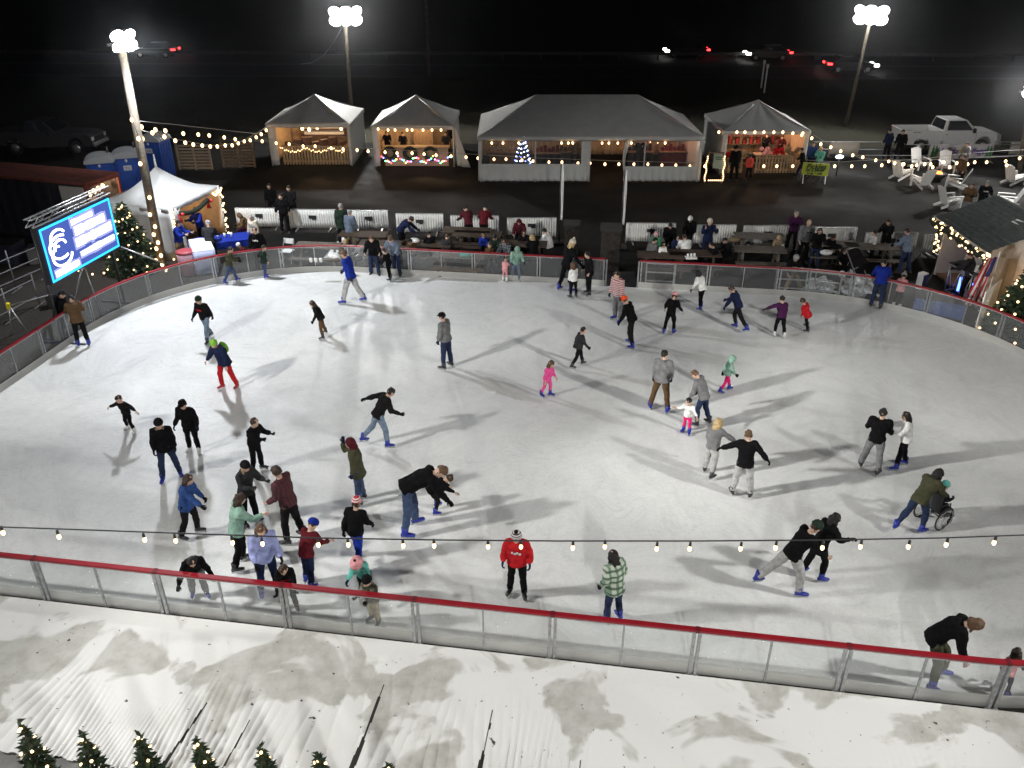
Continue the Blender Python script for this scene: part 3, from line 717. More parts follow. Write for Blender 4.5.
sk(778, 337, 1.42, 10, 'girl in purple top and black leggings on white skates reaching sideways', 'reach', top='prp', leg='blk', sk='w', hair='hblk', arml=(35, 62, 8, 0), armr=(5, 12, 20, 0))
sk(804, 332, 1.40, 45, 'girl in red coat and black leggings leaning into a turn', 'glide', top='red', leg='blk', sk='k', hair='hbrn', coat=.10, roll=-16, arml=(5, 10, 20, 4), armr=(5, 10, 20, 4))
sk(659, 411, 1.86, -14, 'tall man in grey hoodie and brown trousers seen from behind', 'stand', top='gry', leg='brn', hair='hblk', hood='down', legl=(6, 12, 4), legr=(-4, 10, 4), nod=14, turn=30)
sk(700, 425, 1.66, 55, 'woman in grey jacket and dark jeans bending to hold a toddler', 'reach', top='gry', leg='djean', sk='k', hair='hlbr', lean=22, nod=28, coat=.03, arml=(20, 10, 12, 4), armr=(20, 10, 12, 4))
sk(686, 433, 1.00, 150, 'toddler in white top and hot pink trousers held by a woman', 'stand', top='wht', leg='hot', hair='hblk', arml=(20, 40, 40, 0), armr=(60, 40, 60, 0))
sk(725, 392, 1.22, -80, 'child in mint green hood and hot pink overalls', 'walk', top='mint', leg='hot', hat='hoodup', hood='mint', lean=6)
sk(709, 475, 1.70, -40, 'skater with blond hair and grey jacket reaching to a partner in black', 'reach', top='gry', leg='lgry', sk='k', hair='hbld', hl=.5, armr=(40, 44, 8, 0), lean=8)
sk(740, 496, 1.72, -10, 'skater in black jacket and pale trousers with arms spread low', 'spread', top='blk', leg='lgry', sk='k', hair='hlbr', arml=(30, 50, 10, 0), armr=(-5, 40, 10, 0), coat=.04, legl=(4, 8, 6), legr=(0, 10, 8))
sk(869, 471, 1.84, -30, 'man in black jacket and grey trousers talking to a woman in white', 'stand', top='blk', leg='gry', sk='k', hair='hblk', legl=(8, 11, 4), legr=(-6, 9, 4), arml=(14, 18, 60, 14), armr=(16, 12, 40, 6), coat=.02, bulk=1.1, turn=20)
sk(898, 468, 1.64, 75, 'woman in white jacket and black leggings with long dark hair facing a man', 'hug', top='wht', leg='blk', hair='hblk', hl=.8, legl=(10, 7, 6), legr=(-10, 7, 6), skn=1)
sk(912, 531, 1.66, -62, 'woman in dark olive coat and jeans pushing a wheelchair on blue skates', 'push', top='olv', leg='djean', hair='hblk', hl=1.0, coat=.06)
sk(785, 592, 1.80, -82, 'man in black jacket and light grey trousers in a long stride', 'stride', top='blk', leg='lgry', hair='hbrn', legl=(-34, 10, 8), legr=(24, 6, 22), arml=(30, 10, 40, 8), armr=(44, 10, 30, 5), hat='beanie:dgrn', lean=24)
sk(813, 578, 1.66, -75, 'woman in black coat skating beside the man in pale trousers', 'glide', top='blk', leg='blk', hair='hblk', hl=.5, coat=.05, arml=(16, 10, 50, 8), armr=(40, 14, 60, 8))
sk(517, 596, 1.74, 172, 'skater in red hoodie with white lettering and striped bobble hat', 'pocket', top='red', leg='blk', sk='k', hat='pom:stripehat', hair='hblk', logo='wht', hood='down', coat=.03, puff=.6, nod=14)
sk(612, 621, 1.56, 38, 'girl in green and white plaid jacket with long dark hair', 'pocket', top='gplaid', leg='djean', hair='hblk', hl=1.1, coat=.10, puff=1)
sk(922, 680, 1.74, -116, 'woman in black jacket and olive trousers bending down near the barrier', 'bend', top='blk', leg='olv', hair='hlbr', hl=.1, lean=22, bend=30, legl=(34, 8, 32), legr=(18, 8, 18), coat=.02, nod=10)
sk(1001, 694, 1.08, -40, 'small child with long brown hair and pink sleeve at the right edge', 'reach', top='hot' and 'lpnk', leg='nvy', hair='hbrn', hl=.9, lean=24, nod=20)
sk(410, 531, 1.82, -78, 'man in black jacket and jeans bending over a child on blue skates', 'bend', top='blk', leg='jean', hair='hlbr', lean=58, bend=14, legl=(16, 6, 16), legr=(-4, 8, 6), arml=(20, 8, 10, 2), armr=(26, 6, 10, 2), nod=4)
sk(432, 513, 1.12, -70, 'child in black crouching under a bending man', 'crouch', top='blk', leg='blk2', hair='hbrn', lean=50)
sk(381, 446, 1.80, -70, 'man in black shirt and jeans striding with an arm swung back', 'stride', top='blk2', leg='ljean', hair='hblk', arml=(-60, 24, 6, 0), armr=(30, 14, 50, 8), legl=(-20, 8, 22), legr=(18, 6, 16), lean=26)
sk(361, 503, 1.70, 95, 'woman in olive coat and dark red hood with a hand at her brow', 'stand', top='olv', leg='jean', hair='hbrn', hood='mar', hat='hoodup', coat=.14, armr=(62, 14, 122, 22), sk='k')
sk(359, 564, 1.44, -20, 'child in black jacket, blue trousers and red striped hat from behind', 'walk', top='blk', leg='roy', hat='beanie:redhat', hair='hbrn', sk='k', lean=10)
sk(294, 541, 1.70, 75, 'boy in maroon plaid jacket and black trousers with brown hair', 'walk', top='mplaid', leg='blk2', sk='k', hair='hbrn', legl=(8, 5, 10), legr=(-6, 5, 8), arml=(10, 10, 50, 12), armr=(6, 10, 40, 10), turn=20)
sk(252, 524, 1.74, -120, 'skater in charcoal parka with a tan fur collar and dark cap', 'hug', top='char', leg='blk', sk='k', hat='beanie:blk2', hair='hblk', fur=1, coat=.05)
sk(259, 472, 1.68, -110, 'skater all in black at the back of the crowded left side', 'hug', top='blk', leg='blk', sk='k', hair='hbrn')
sk(244, 566, 1.62, -60, 'girl in pale teal cardigan with long dark hair waving a hand', 'reach', top='teal' and 'mint', leg='blk', sk='k', hair='hbrn', hl=.9, coat=.05, armr=(50, 24, 70, 10))
sk(194, 537, 1.64, -95, 'woman in blue sweater with long brown hair reaching forward', 'reach', top='blu', leg='blk2', sk='k', hair='hbrn', hl=.7, arml=(20, 10, 20, 5), armr=(54, 10, 6, 0), coat=.06)
sk(195, 453, 1.76, 175, 'man all in black with a black cap facing the camera', 'stand', top='blk', leg='blk', sk='w', hat='cap:blk', hair='hblk', armr=(8, 20, 24, 4), coat=.03, arml=(4, 22, 30, 8))
sk(172, 479, 1.74, 200, 'skater in black fur collared jacket, blue jeans and blue skates', 'stand', top='blk', leg='djean', hat='beanie:blk2', hair='hblk', fur=1, coat=.05, legl=(-2, 9, 4), legr=(8, 8, 6))
sk(131, 432, 1.42, 165, 'boy in black with arms spread wide on the left of the ice', 'spread', top='blk2', leg='blk', sk='w', hair='hblk', legl=(16, 14, 20), legr=(-2, 12, 20))
sk(201, 598, 1.46, 205, 'boy in black hoodie leaning both arms on the near red rail', 'rail', top='blk', leg='gry', hair='hblk', arml=(50, 26, 26, 8), armr=(50, 30, 14, 8), lean=28, nod=8)
sk(271, 594, 1.62, -150, 'girl in lavender sleeved jacket with long brown hair by the near rail', 'hug', top='lav', leg='nvy', hair='hlbr', hl=.9, coat=.04, arml=(20, 10, 40, 6), armr=(24, 10, 50, 6))
sk(311, 585, 1.42, -30, 'child in bright blue helmet and dark red jacket', 'rail', top='dred', leg='nvy', hat='helmet:roy', hair='hbrn', lean=14, puff=.4)
sk(291, 610, 1.22, 195, 'small boy in black and red jacket holding the near rail', 'rail', top='blk', leg='blk2', sk='k', hair='hbrn', logo='red', lean=10, arml=(60, 8, 30, 4), armr=(60, 8, 30, 4))
sk(366, 600, 1.42, 165, 'girl in turquoise sweater and pink bucket hat by the near rail', 'rail', top='teal', leg='blk', hat='bucket:lpnk', hair='hblk', hl=.4, lean=12, arml=(20, 20, 10, 4), armr=(30, 14, 40, 6), sk='k')
sk(375, 623, 1.16, 150, 'small child in camouflage jacket and beige trousers at the rail', 'hug', top='camo', leg='kha', hair='hbrn', hat='beanie:blk2', puff=.8, sk='k')
sk(84, 346, 1.68, 30, 'man in brown coat and black trousers leaning on the left barrier', 'rail', top='brn', leg='blk', hair='hblk', hood='down', coat=.05, lean=12, puff=.5)
sk(390, 280, 1.36, 60, 'child in black beside the far barrier below a man in blue grey', 'glide', top='blk', leg='blk', sk='k', hair='hbrn')
sk(573, 298, 1.28, 30, 'child in white jacket and black trousers near the entrance', 'stand', top='wht', leg='blk', sk='k', hair='hlbr', hl=.4)
sk(588, 295, 1.80, 110, 'man in black coat and trousers standing by the entrance gap', 'pocket', top='blk', leg='blk', sk='k', hair='hblk', coat=.08)
sk(566, 291, 1.70, -60, 'woman in black with a cream bobble hat and pale scarf at the far barrier', 'glide', top='blk', leg='blk', hat='pom:crm', hair='hbld', hl=.5, lean=10, fur=1)
sk(505, 281, 1.15, -10, 'small child in pale pink coat holding the far barrier', 'rail', top='lpnk', leg='lpnk', sk='w', hat='beanie:blk2', hair='hbrn', coat=.1, lean=10)
sk(875, 308, 1.76, -20, 'man in blue jacket and jeans leaning on the far right barrier', 'rail', top='roy', leg='djean', sk='k', hair='hblk', lean=18)
sk(896, 308, 1.26, -30, 'small girl in pink top, black leggings and grey beanie at the barrier', 'rail', top='lpnk', leg='blk', sk='w', hat='pom:lgry', hair='hbrn', lean=8)
# wheelchair rider
wc = G(932, 522, .05); wrz = R(-62)
person(938, 523, 1.06, -62, 'child in bright teal hat riding in the wheelchair', 'sit', top='blk2', leg='blk', sk='s', hat='beanie:teal', hair='hbrn', sit=.47, pos=(wc.x, wc.y, .05), group='people seated', lean=2, bend=6)
# ================================================================== PROPS
def spotlamp(loc, target, watts, size=150, blend=.5, rad=.25, col=(1, .97, .93), name='flood'):
    l = bpy.data.lights.new(name, 'SPOT'); l.energy = watts; l.spot_size = R(size); l.spot_blend = blend; l.shadow_soft_size = rad; l.color = col
    o = bpy.data.objects.new(name, l); COL.objects.link(o); o.location = loc
    o.rotation_euler = (V(target)-V(loc)).to_track_quat('-Z', 'Y').to_euler(); return o
def pointlamp(loc, watts, col=(1, .62, .32), rad=.12):
    l = bpy.data.lights.new('bulb_light', 'POINT'); l.energy = watts; l.color = col; l.shadow_soft_size = rad
    o = bpy.data.objects.new('bulb_light', l); COL.objects.link(o); o.location = loc; return o
RC = UV(-2.2, 19, 0)
M_POLE = mat('weathered_utility_pole', (.12, .10, .075), .85, var=.35, vscale=7, bump=.3, bscale=25)
def lamp_pole(label, base, top, watts, heads=3, tilt=None, aim=None, rad=.13, hw=.34, pole=True, size=165, blend=.35, col=(1, .98, .94), fan=None):
    base, top = V(base), V(top); d = V((RC.x-top.x, RC.y-top.y, 0)).normalized(); side = V((-d.y, d.x, 0))
    th = thing('floodlight_pole', label, 'street lamp', base)
    L = lambda p: V(p)-base
    MB().tube([L(base-V((0, 0, .3))), L(base.lerp(top, .5)), L(top+V((0, 0, .1)))], [rad, rad*.88, rad*.72], 12).build('pole', M_POLE, th)
    MB().bar(L(top-side*hw*1.4-V((0, 0, .12))), L(top+side*hw*1.4-V((0, 0, .12))), .08, .08).build('crossarm', M_STEEL, th)
    n = heads
    for i in range(n):
        nr = (n+1)//2; ro = i//nr; nn = nr if ro == 0 else n-nr; o = (i % nr-(nn-1)/2)*hw*1.17
        c = top + side*o + d*.18 + V((0, 0, .20-ro*hw*.96)); f = (d*.80+V((0, 0, -.60))+side*o*.35).normalized()
        x = f.cross(V((0, 0, 1))).normalized(); z = x.cross(f); M = Matrix((x, f, z)).transposed()
        h = MB().tube([L(c-f*.09), L(c-f*.05), L(c+f*.07)], [hw*.40, hw*.60, hw*.69], 18).box(L(c-f*.12), (hw*.7, .10, hw*.6), M).bar(L(c-f*.05-V((0, 0, .3))), L(c), .05, .05).build('lamp_head', M_DARKM, th)
        MB().tube([L(c+f*.075), L(c+f*.10), L(c+f*.115)], [hw*.66, hw*.66, hw*.48], 18).build('lens', M_FLOOD, h)
    t = aim or RC
    if fan:                                              # each head throws its own beam, shielded above
        for az, pitch, wt in fan:
            dd = V((math.cos(R(az)), math.sin(R(az)), math.tan(R(pitch))))
            spotlamp(top+d*.5+V((0, 0, .1)), top+d*.5+V((0, 0, .1))+dd*10, watts*wt, size if pitch < -25.5 else 33 if pitch < -20 else 24, blend, .45, col)
        spotlamp(top+d*.5+V((0, 0, .1)), (top.x*.42, 8.6, 0), watts*DOWN, 120, 1, .30, col)
    else: spotlamp(top+d*.95+V((0, 0, .15)), V(t), watts, size, blend, .32, col)
    return th
# the three poles one sees, one at the right edge, two by the near corners, and an added one behind the camera
p1 = G(163, 268); t1y = p1.y; z1 = ZAT(40, t1y)
P1T = V((XAT(120, t1y, z1), t1y, z1))
lamp_pole('wooden floodlight pole beside the peaked white tent, wound with bulbs', p1, P1T, W_L1, 4, rad=.17, aim=(-8.5, 26, 0), size=140, col=(.90, .94, 1))
y2 = 57.0; z2 = ZAT(14, y2); lamp_pole('floodlight pole rising behind the two small stalls', (XAT(353, y2, 0)-.05, y2, 0), (XAT(345, y2, z2), y2, z2), W_L2, 6, hw=.55)
y3 = 57.; z3 = ZAT(13, y3); lamp_pole('floodlight pole standing in the field left of the white pickup', (XAT(846, y3, 0), y3, 0), (XAT(872, y3, z3), y3, z3), W_L3, 6, hw=.55)
y4 = 44.; z4 = ZAT(90, y4); lamp_pole('floodlight pole at the far right edge of the view', (XAT(1020, y4, 0), y4, 0), (XAT(1030, y4, z4), y4, z4), W_L4, 2)
lamp_pole('floodlight pole outside the near left corner of the rink', (-15.6, 9.6, 0), (-15.6, 9.6, 9.2), W_N, 4, fan=[(1, -32, 1.5), (27, -26.5, .22), (50, -26.5, .2), (78, -29, 1.3), (34, -21.5, .95), (53, -21, 1.9), (19, -17, 4.6)], size=50, blend=.7)
spotlamp(P1T+V((-.3, .4, .1)), (-19.5, 41, .5), W_L1*.24, 50, .8, .3, (.92, .95, 1))
lamp_pole('floodlight pole behind the near barrier, on the camera side of the rink', (2.5, -6, 0), (2.5, -6, 9.5), W_C, 2, aim=(0, 10, 0), size=80, blend=1.0)  # unseen pole, assumed and added to brighten the liner and near kick board
lamp_pole('floodlight pole outside the near right corner of the rink', (16.4, 7.6, 0), (16.4, 7.6, 9.2), W_N2, 4, fan=[(171, -30, 1.5), (153, -26.5, .22), (128, -26.5, .2), (100, -28, 1.6), (146, -21.5, .9), (127, -21, 1.9), (80, -14, 4.6)], size=50, blend=.7)

# ------------------------------------------------------------------ string lights
BULB_ME = MB().ball((0, 0, -.055), (.055, .055, .07), 10, 7).mesh('bulb', M_BULB)
SOCK_ME = MB().tube([(0, 0, .075), (0, 0, .0)], [.022, .026], 8).mesh('socket', M_BLACK)
def string(label, path, spots, group=None, wr=.012, scale=1.0, sock=False, wire=True, wm=None, drop=.0, name='string_light'):
    """path: wire points; spots: bulb points"""
    b = V(path[0]); th = thing(name, label, 'string light', b, 0, group)
    if wire: MB().tube([V(p)-b for p in path], wr, 6).build('wire', wm or M_BLACK, th)
    for p in spots:
        o = link('bulb', BULB_ME, th, V(p)-b-V((0, 0, drop))); o.scale = (scale,)*3
        if sock:
            s = link('socket', SOCK_ME, o, (0, 0, .0))
    return th
# foreground string: hangs above the near barrier
YF = 10.6
fp = [(-60, 522), (2, 527), (90, 530), (200, 534), (318, 538), (440, 540), (560, 541), (700, 541), (823, 540), (940, 538), (1024, 535), (1090, 531)]
fpath = [V((XAT(x, YF, ZAT(y, YF)), YF, ZAT(y, YF))) for x, y in fp]
fb = [(2, 533), (58, 537), (144, 540), (175, 541), (232, 543), (262, 544), (318, 545), (348, 545), (403, 546), (434, 546), (488, 547), (521, 547), (573, 548), (605, 547), (657, 549), (690, 549), (741, 549), (776, 548), (823, 548), (861, 547), (909, 547), (947, 545), (995, 543)]
MB0 = BULB_ME
BULB_ME = MB().tube([(0, 0, 0), (0, 0, -.02), (0, 0, -.05), (0, 0, -.085), (0, 0, -.11)], [.016, .022, .032, .030, .010], 10).mesh('bulb', emis('warm_clear_bulb_glow', (1, .66, .34), 5))
string('dark festoon wire with clear bulbs drooping across the front of the rink', fpath, [V((XAT(x, YF, ZAT(y-3, YF)), YF, ZAT(y-3, YF)+.0)) for x, y in fb], wr=.012, sock=True, scale=.95, name='festoon_light')
BULB_ME = MB0
def stringpx(label, Y, pts, bulbs, Y2=None, **k):
    xs = [p[0] for p in pts]; Y2 = Y2 or Y
    def W(x, y):
        t = (x-xs[0])/max(1e-6, xs[-1]-xs[0]); yy = Y+(Y2-Y)*t; z = ZAT(y, yy); return V((XAT(x, yy, z), yy, z))
    return string(label, [W(*p) for p in pts], [W(*p) for p in bulbs], **k)
LW = mat('pale_wire', (.35, .35, .33), .6)
stringpx('upper straight festoon from the left pole to the first stall', 30.0, [(138, 121), (170, 124), (205, 128), (240, 132), (268, 135)],
         [(141, 125), (155, 128), (165, 129), (183, 132), (198, 133), (209, 134), (224, 136), (235, 138), (262, 140)], Y2=45.6, wm=LW, scale=1.2)
stringpx('lower drooping festoon from the left pole to the first stall', 30.0, [(140, 130), (152, 133), (175, 139), (200, 144), (218, 146), (240, 142), (256, 134), (268, 126)],
         [(142, 137), (152, 131), (164, 135), (175, 139), (185, 141), (193, 143), (202, 144), (210, 145), (217, 145), (225, 144), (232, 144), (238, 142), (244, 140), (250, 139), (256, 136), (261, 133), (266, 129), (270, 125)], Y2=45.6, wm=LW, scale=1.2)
stringpx('festoon strung low in front of all the stalls and the long tent', 44.6, [(268, 138), (300, 145), (340, 147), (400, 150), (470, 154), (540, 158), (620, 161), (700, 163), (760, 163), (830, 163)],
         [(276, 142), (289, 143), (303, 145), (315, 145), (331, 147), (343, 148), (357, 149), (368, 150), (385, 151), (397, 152), (412, 152), (424, 153), (436, 154), (451, 155), (466, 156), (478, 157), (494, 158), (506, 158), (522, 159), (533, 160), (549, 161), (562, 161), (578, 162), (590, 162), (605, 163), (619, 163), (634, 163), (648, 163), (662, 164), (676, 164), (690, 165), (705, 165), (719, 165), (733, 165), (748, 165), (764, 165), (777, 165), (793, 165), (807, 165), (824, 164)], Y2=43.0, wm=LW, scale=1.15)
for _x in (300, 360, 430, 500, 560, 630, 690, 755): pointlamp((XAT(_x, 43.4, 1.7), 43.4, 1.75), 9, (1, .80, .62), .25)
stringpx('upper festoon running right from the fourth stall past the chairs', 43.5, [(806, 130), (830, 145), (860, 158), (890, 161), (920, 159), (960, 154), (1000, 151), (1040, 149)],
         [(812, 137), (821, 143), (831, 146), (841, 150), (853, 154), (863, 156), (876, 159), (889, 160), (904, 163), (917, 164), (931, 163), (944, 161), (957, 162), (968, 163), (975, 161), (987, 161), (1006, 160), (1020, 157)], Y2=42, wm=LW, scale=1.15)
stringpx('lower festoon running right above the white garden chairs', 42.5, [(806, 160), (840, 162), (870, 160), (920, 160), (970, 158), (1040, 155)],
         [(835, 165), (852, 165), (865, 165), (882, 164), (895, 162), (903, 163), (912, 165), (925, 163), (933, 166), (950, 166), (962, 166), (1007, 164)], Y2=41, wm=LW, scale=1.15)
pb = []
for py, f in ((118, .0), (137, .1), (162, .0), (196, .1), (213, .0), (225, .1), (233, .0), (241, .1), (247, .0), (254, .12), (259, -.1), (263, .1)):
    z = ZAT(py, t1y-.25); t = z/P1T.z; q = p1.lerp(P1T, t); pb.append(V((q.x+f, q.y-.25, z)))
string('bulbs wound down the left wooden floodlight pole', [p+V((0, 0, .1)) for p in pb], pb, wm=M_BLACK, scale=1.1)

# ------------------------------------------------------------------ tents
M_WARMCLOTH = mat('tan_tent_lining', (.50, .36, .22), .8, var=.12)
def drape(mb, a, b, z0, z1, amp=.05, per=.35, mi=0, flare=0.0, n=None):
    """hanging cloth wall from a to b, z0..z1"""
    a, b = V(a), V(b); L = (b-a).length; t = (b-a)/L; nrm = V((-t.y, t.x, 0)); n = n or max(6, int(L/.08))
    ph = rng.random()*6
    def fn(u, v):
        w = 1-v; o = amp*w*(math.sin(u*L/per*6.283+ph)+.5*math.sin(u*L/per*2.6*6.283+ph*2))
        p = a+(b-a)*u + nrm*(o+flare*w*w); p.z = z0+(z1-z0)*v; return p
    return mb.sheet(fn, n, 6, mi)
def frame_tent(name, label, fl, fr, depth, eave, peaks, walls=(), yaw=None, vz=.22):
    """fl, fr: front left/right ground corners; peaks: ridge as list of (fraction along, height); returns frame helpers"""
    fl, fr = V((fl[0], fl[1], 0)), V((fr[0], fr[1], 0)); w = (fr-fl).length; rz = math.atan2((fr-fl).y, (fr-fl).x)
    th = thing(name, label, 'tent', fl, rz)
    def q(u, v, z): return V((u*w, v*depth, z))
    roof = MB(); (f0, h0), (f1, h1) = peaks[0], peaks[-1]
    def slope(A, B, C, D, nu, nv, sag):
        roof.sheet(lambda u, v: (A*(1-u)+B*u)*(1-v)+(D*(1-u)+C*u)*v - V((0, 0, sag*math.sin(math.pi*v)*(.6+.4*abs(math.cos(u*math.pi*2))) - .02*math.sin(u*17)*math.sin(math.pi*v))), nu, nv)
    P0, P1 = q(f0, .5, h0), q(f1, .5, h1); o = .04
    A, B, C, D = q(-o/w, -.0, eave), q(1+o/w, 0, eave), q(1+o/w, 1, eave), q(-o/w, 1, eave)
    slope(A, B, P1, P0, 24, 8, .10); slope(C, D, P0, P1, 24, 8, .10); slope(B, C, P1, P1, 10, 8, .08); slope(D, A, P0, P0, 10, 8, .08)
    roof.build('roof', M_TENT, th)
    val = MB()
    for a, b in ((A, B), (B, C), (C, D), (D, A)):
        n = (b-a).normalized(); out = V((n.y, -n.x, 0))*.02
        val.sheet(lambda u, v: a+(b-a)*u + out - V((0, 0, vz*(1-v)*(1-.12*abs(math.sin(u*(b-a).length*2.2))))), 30, 2)
    val.build('valance', M_TENT, th, solid=.004)
    npost = 2 if w < 7 else 5
    for i in range(npost):
        for v in (0.012, .988):
            u = .01+.98*i/(npost-1); MB().tube([q(u, v, 0), q(u, v, eave-.02)], .035, 8).build('leg', M_WHITEP, th)
    for a, b in (((f0, .5, h0-.06), (0, 0, eave-.05)), ((f1, .5, h1-.06), (1, 0, eave-.05)), ((f0, .5, h0-.06), (0, 1, eave-.05)), ((f1, .5, h1-.06), (1, 1, eave-.05))):
        MB().tube([q(*a), q(*b)], .022, 6).build('rafter', M_STEEL, th)
    for (kind, u0, v0, u1, v1, z0, z1) in walls:
        mb = MB(); drape(mb, q(u0, v0, 0), q(u1, v1, 0), z0, z1, .04)
        mb.build({'w': 'side_wall', 'l': 'lining', 'c': 'clear_window'}[kind], {'w': M_TENT, 'l': M_WARMCLOTH, 'c': M_TENTWIN}[kind], th, solid=.004 if kind != 'c' else 0)
    return th, q, w, rz
M_TENTWIN = glassy('clear_tent_vinyl', (.85, .85, .86), .84, .02, .25)
def wld(th, p): return th.matrix_basis @ V(p)
def counter(label, th, q, u0, u1, v, style, h=1.0):
    a = wld(th, q(u0, v, 0)); c = thing('stall_counter', label, 'counter', a, th.rotation_euler.z)
    L = (q(u1, v, 0)-q(u0, v, 0)).length
    MB().box((L/2, .25, h), (L+.1, .62, .05)).build('counter_top', M_PALEWOOD, c)
    fr = MB()
    n = int(L/.16)
    if style == 'slat':
        for i in range(n): fr.box((L*(i+.5)/n, 0, h/2), (.11, .03, h-.06))
        for z in (.18, .8): fr.box((L/2, .035, z), (L, .035, .09))
    else:
        fr.box((L/2, 0, h/2), (L, .03, h-.05))
    fr.build('front', M_PALEWOOD if style == 'slat' else mat('tan_ply', (.34, .26, .17), .75, var=.15, vscale=3), c)
    return c, L
# first stall
fl, fr = G(272, 166), G(353, 166)
T1, q, w, rz = frame_tent('market_tent', 'square white market tent with slatted counter, leftmost of the four stalls', fl, fr, 4.6, 2.25, [(.5, 3.42), (.5, 3.42)],
    [('w', 1, 0, 1, 1, .05, 2.2), ('l', 0.02, .97, .98, .97, .05, 2.15), ('l', .02, .03, .02, .97, .05, 2.15), ('w', 0, 0, .10, .0, .05, 2.15), ('w', .965, .0, 1.0, .0, .05, 2.15)])
counter('slatted pallet wood counter under the leftmost stall', T1, q, .13, .95, .06, 'slat')
pointlamp(wld(T1, q(.5, .45, 1.95)), 130)
T1w = lambda u, v, z: wld(T1, q(u, v, z))
stringpx('four big bulbs hung inside the leftmost stall front', 45.9, [(296, 125), (345, 126)], [(302, 127), (309, 128), (317, 126), (341, 127)], scale=1.5, wire=True)
# goods in it
bx = MB()
for i in range(7): bx.box((0.3+i*.47, .1, 1.12+.06*(i % 3)), (.52, .25, .2+.12*(i % 3)), (0, 0, .2*i))
tag(bx.build('parcel_stack', mat('brown_goods', (.12, .06, .04), .8, var=.4), None, T1w(.16, .09, 0)+V((0, 0, -.01)), rz), 'brown goods laid out on the slatted counter', 'goods')
sh = thing('shelf_rack', 'pale backdrop board with dark shelves inside the leftmost stall', 'shelf', T1w(.25, .80, 0), rz)
MB().box((1.1, .1, 1.35), (2.3, .05, 1.1)).build('back_board', M_WHITEP, sh)
for z in (.9, 1.25): MB().box((1.1, -.05, z), (2.6, .3, .06)).build('shelf', mat('dark_brown_wood', (.06, .03, .02), .7), sh)
# second stall
fl, fr = G(375, 167), G(455, 167)
T2, q, w, rz = frame_tent('market_tent', 'square white market tent with coloured lights and wreaths, second from the left', fl, fr, 4.5, 2.2, [(.5, 3.42), (.5, 3.42)],
    [('w', 0, 0, 0, 1, .05, 2.15), ('l', 0.02, .97, .98, .97, .05, 2.15), ('l', .03, .03, .03, .97, .05, 2.1), ('w', 1, .05, 1, 1, .05, 2.15), ('w', 0, 0, .07, 0, .05, 2.1)])
mb = MB(); 
mb.sheet(lambda u, v: q(1.0, .0, 2.1) + V((.35*(1-v)*(.4+u)+.1*math.sin(u*9)*(1-v), -.75*(1-v)*(.2+u*.6), -2.0*(1-v))) + V((u*.35*(1-v*.7), 0, 0)), 12, 8)
mb.build('door_flap', M_TENT, T2, solid=.006)
c, L = counter('tan board counter hung with wreaths and coloured lights', T2, q, .13, .92, .04, 'board')
M_WRE = mat('wreath_green', (.012, .02, .012), .9)
for i in range(3):
    o = MB().tube([(.30*math.cos(a*.3927), 0, .30*math.sin(a*.3927)) for a in range(17)], .11, 8).build('wreath', M_WRE, None, wld(T2, q(.20+.25*i, .02, .72))+V((0, -.1, 0)), rz)
    tag(o, ['dark round wreath at the left of the tan counter', 'dark round wreath in the middle of the tan counter', 'dark round wreath at the right of the tan counter'][i], 'wreath', 'wreaths on the tan counter')
FAIRY_ME = MB().ball((0, 0, 0), .035, 8, 5)
fme = [FAIRY_ME.mesh('fairy_bulb', emis('fairy_%s' % n, c, 11)) for n, c in (('red', (1, .06, .05)), ('blue', (.15, .2, 1)), ('green', (.1, 1, .3)), ('amber', (1, .5, .1)), ('pink', (1, .2, .6)))]
FW = FAIRY_ME.mesh('fairy_bulb', M_FAIRY); FWC = FAIRY_ME.mesh('fairy_bulb', emis('cool_fairy_glow', (.75, .8, 1), 12))
def fairy(label, pts, loc, mes, group=None, wire=True, sc=1.0, wm=None):
    loc = V(loc); th = thing('fairy_light', label, 'fairy lights', loc, 0, group); pts = [V(p)-loc for p in pts]
    if wire: MB().tube(pts, .006, 4).build('wire', wm or M_BLACK, th)
    for i, p in enumerate(pts):
        o = link('bulb', mes[i % len(mes)], th, p); o.scale = (sc,)*3
    return th
pts = [wld(T2, q(.10+.84*i/37, -.02, .62-.30*abs(math.sin(i/37*math.pi*4))+.05*math.sin(i*2.3))) + V((0, -.16, 0)) for i in range(38)]
fairy('multicoloured fairy lights looped along the tan counter front', pts, pts[0], fme, sc=1.15)
pts = [wld(T1, q(.14+.78*i/33, .02, 1.0-.22*abs(math.sin(i/33*math.pi*2.5))+.04*math.sin(i*2.3))) + V((0, -.14, 0)) for i in range(34)]
fairy('warm fairy lights looped along the slatted counter front', pts, pts[0], [FW], sc=.9)
pointlamp(wld(T2, q(.5, .45, 1.95)), 150)
stringpx('row of eight bulbs under the eave of the second stall', 44.9, [(374, 126), (445, 128)], [(378, 128), (388, 129), (395, 129), (407, 129), (412, 129), (423, 129), (432, 129), (441, 129)], scale=1.0)
b = thing('display_stand', 'wooden display stand with red box inside the second stall', 'stand', T2.matrix_basis @ q(.55, .72, 0), rz)
MB().box((0, 0, .75), (1.1, .4, 1.5)).build('cabinet', M_WOOD, b); MB().box((.3, -.05, 1.68), (.4, .3, .35)).build('box', mat('dull_red_card', (.25, .03, .02), .7), b)
for x in (.72,): 
    b = thing('coat_rack', 'tall dark rack at the right end of the second stall', 'rack', T2.matrix_basis @ q(x+.2, .5, 0), rz)
    MB().tube([(0, 0, 0), (0, 0, 1.9)], .03, 8).build('pole', M_DARKM, b); MB().ball((0, 0, 1.4), (.22, .18, .4), 10, 8).build('garment', cm('blk2'), b); MB().tube([(-.3, 0, .02), (.3, 0, .02)], .03, 6).tube([(0, -.3, .02), (0, .3, .02)], .03, 6).build('base', M_DARKM, b)
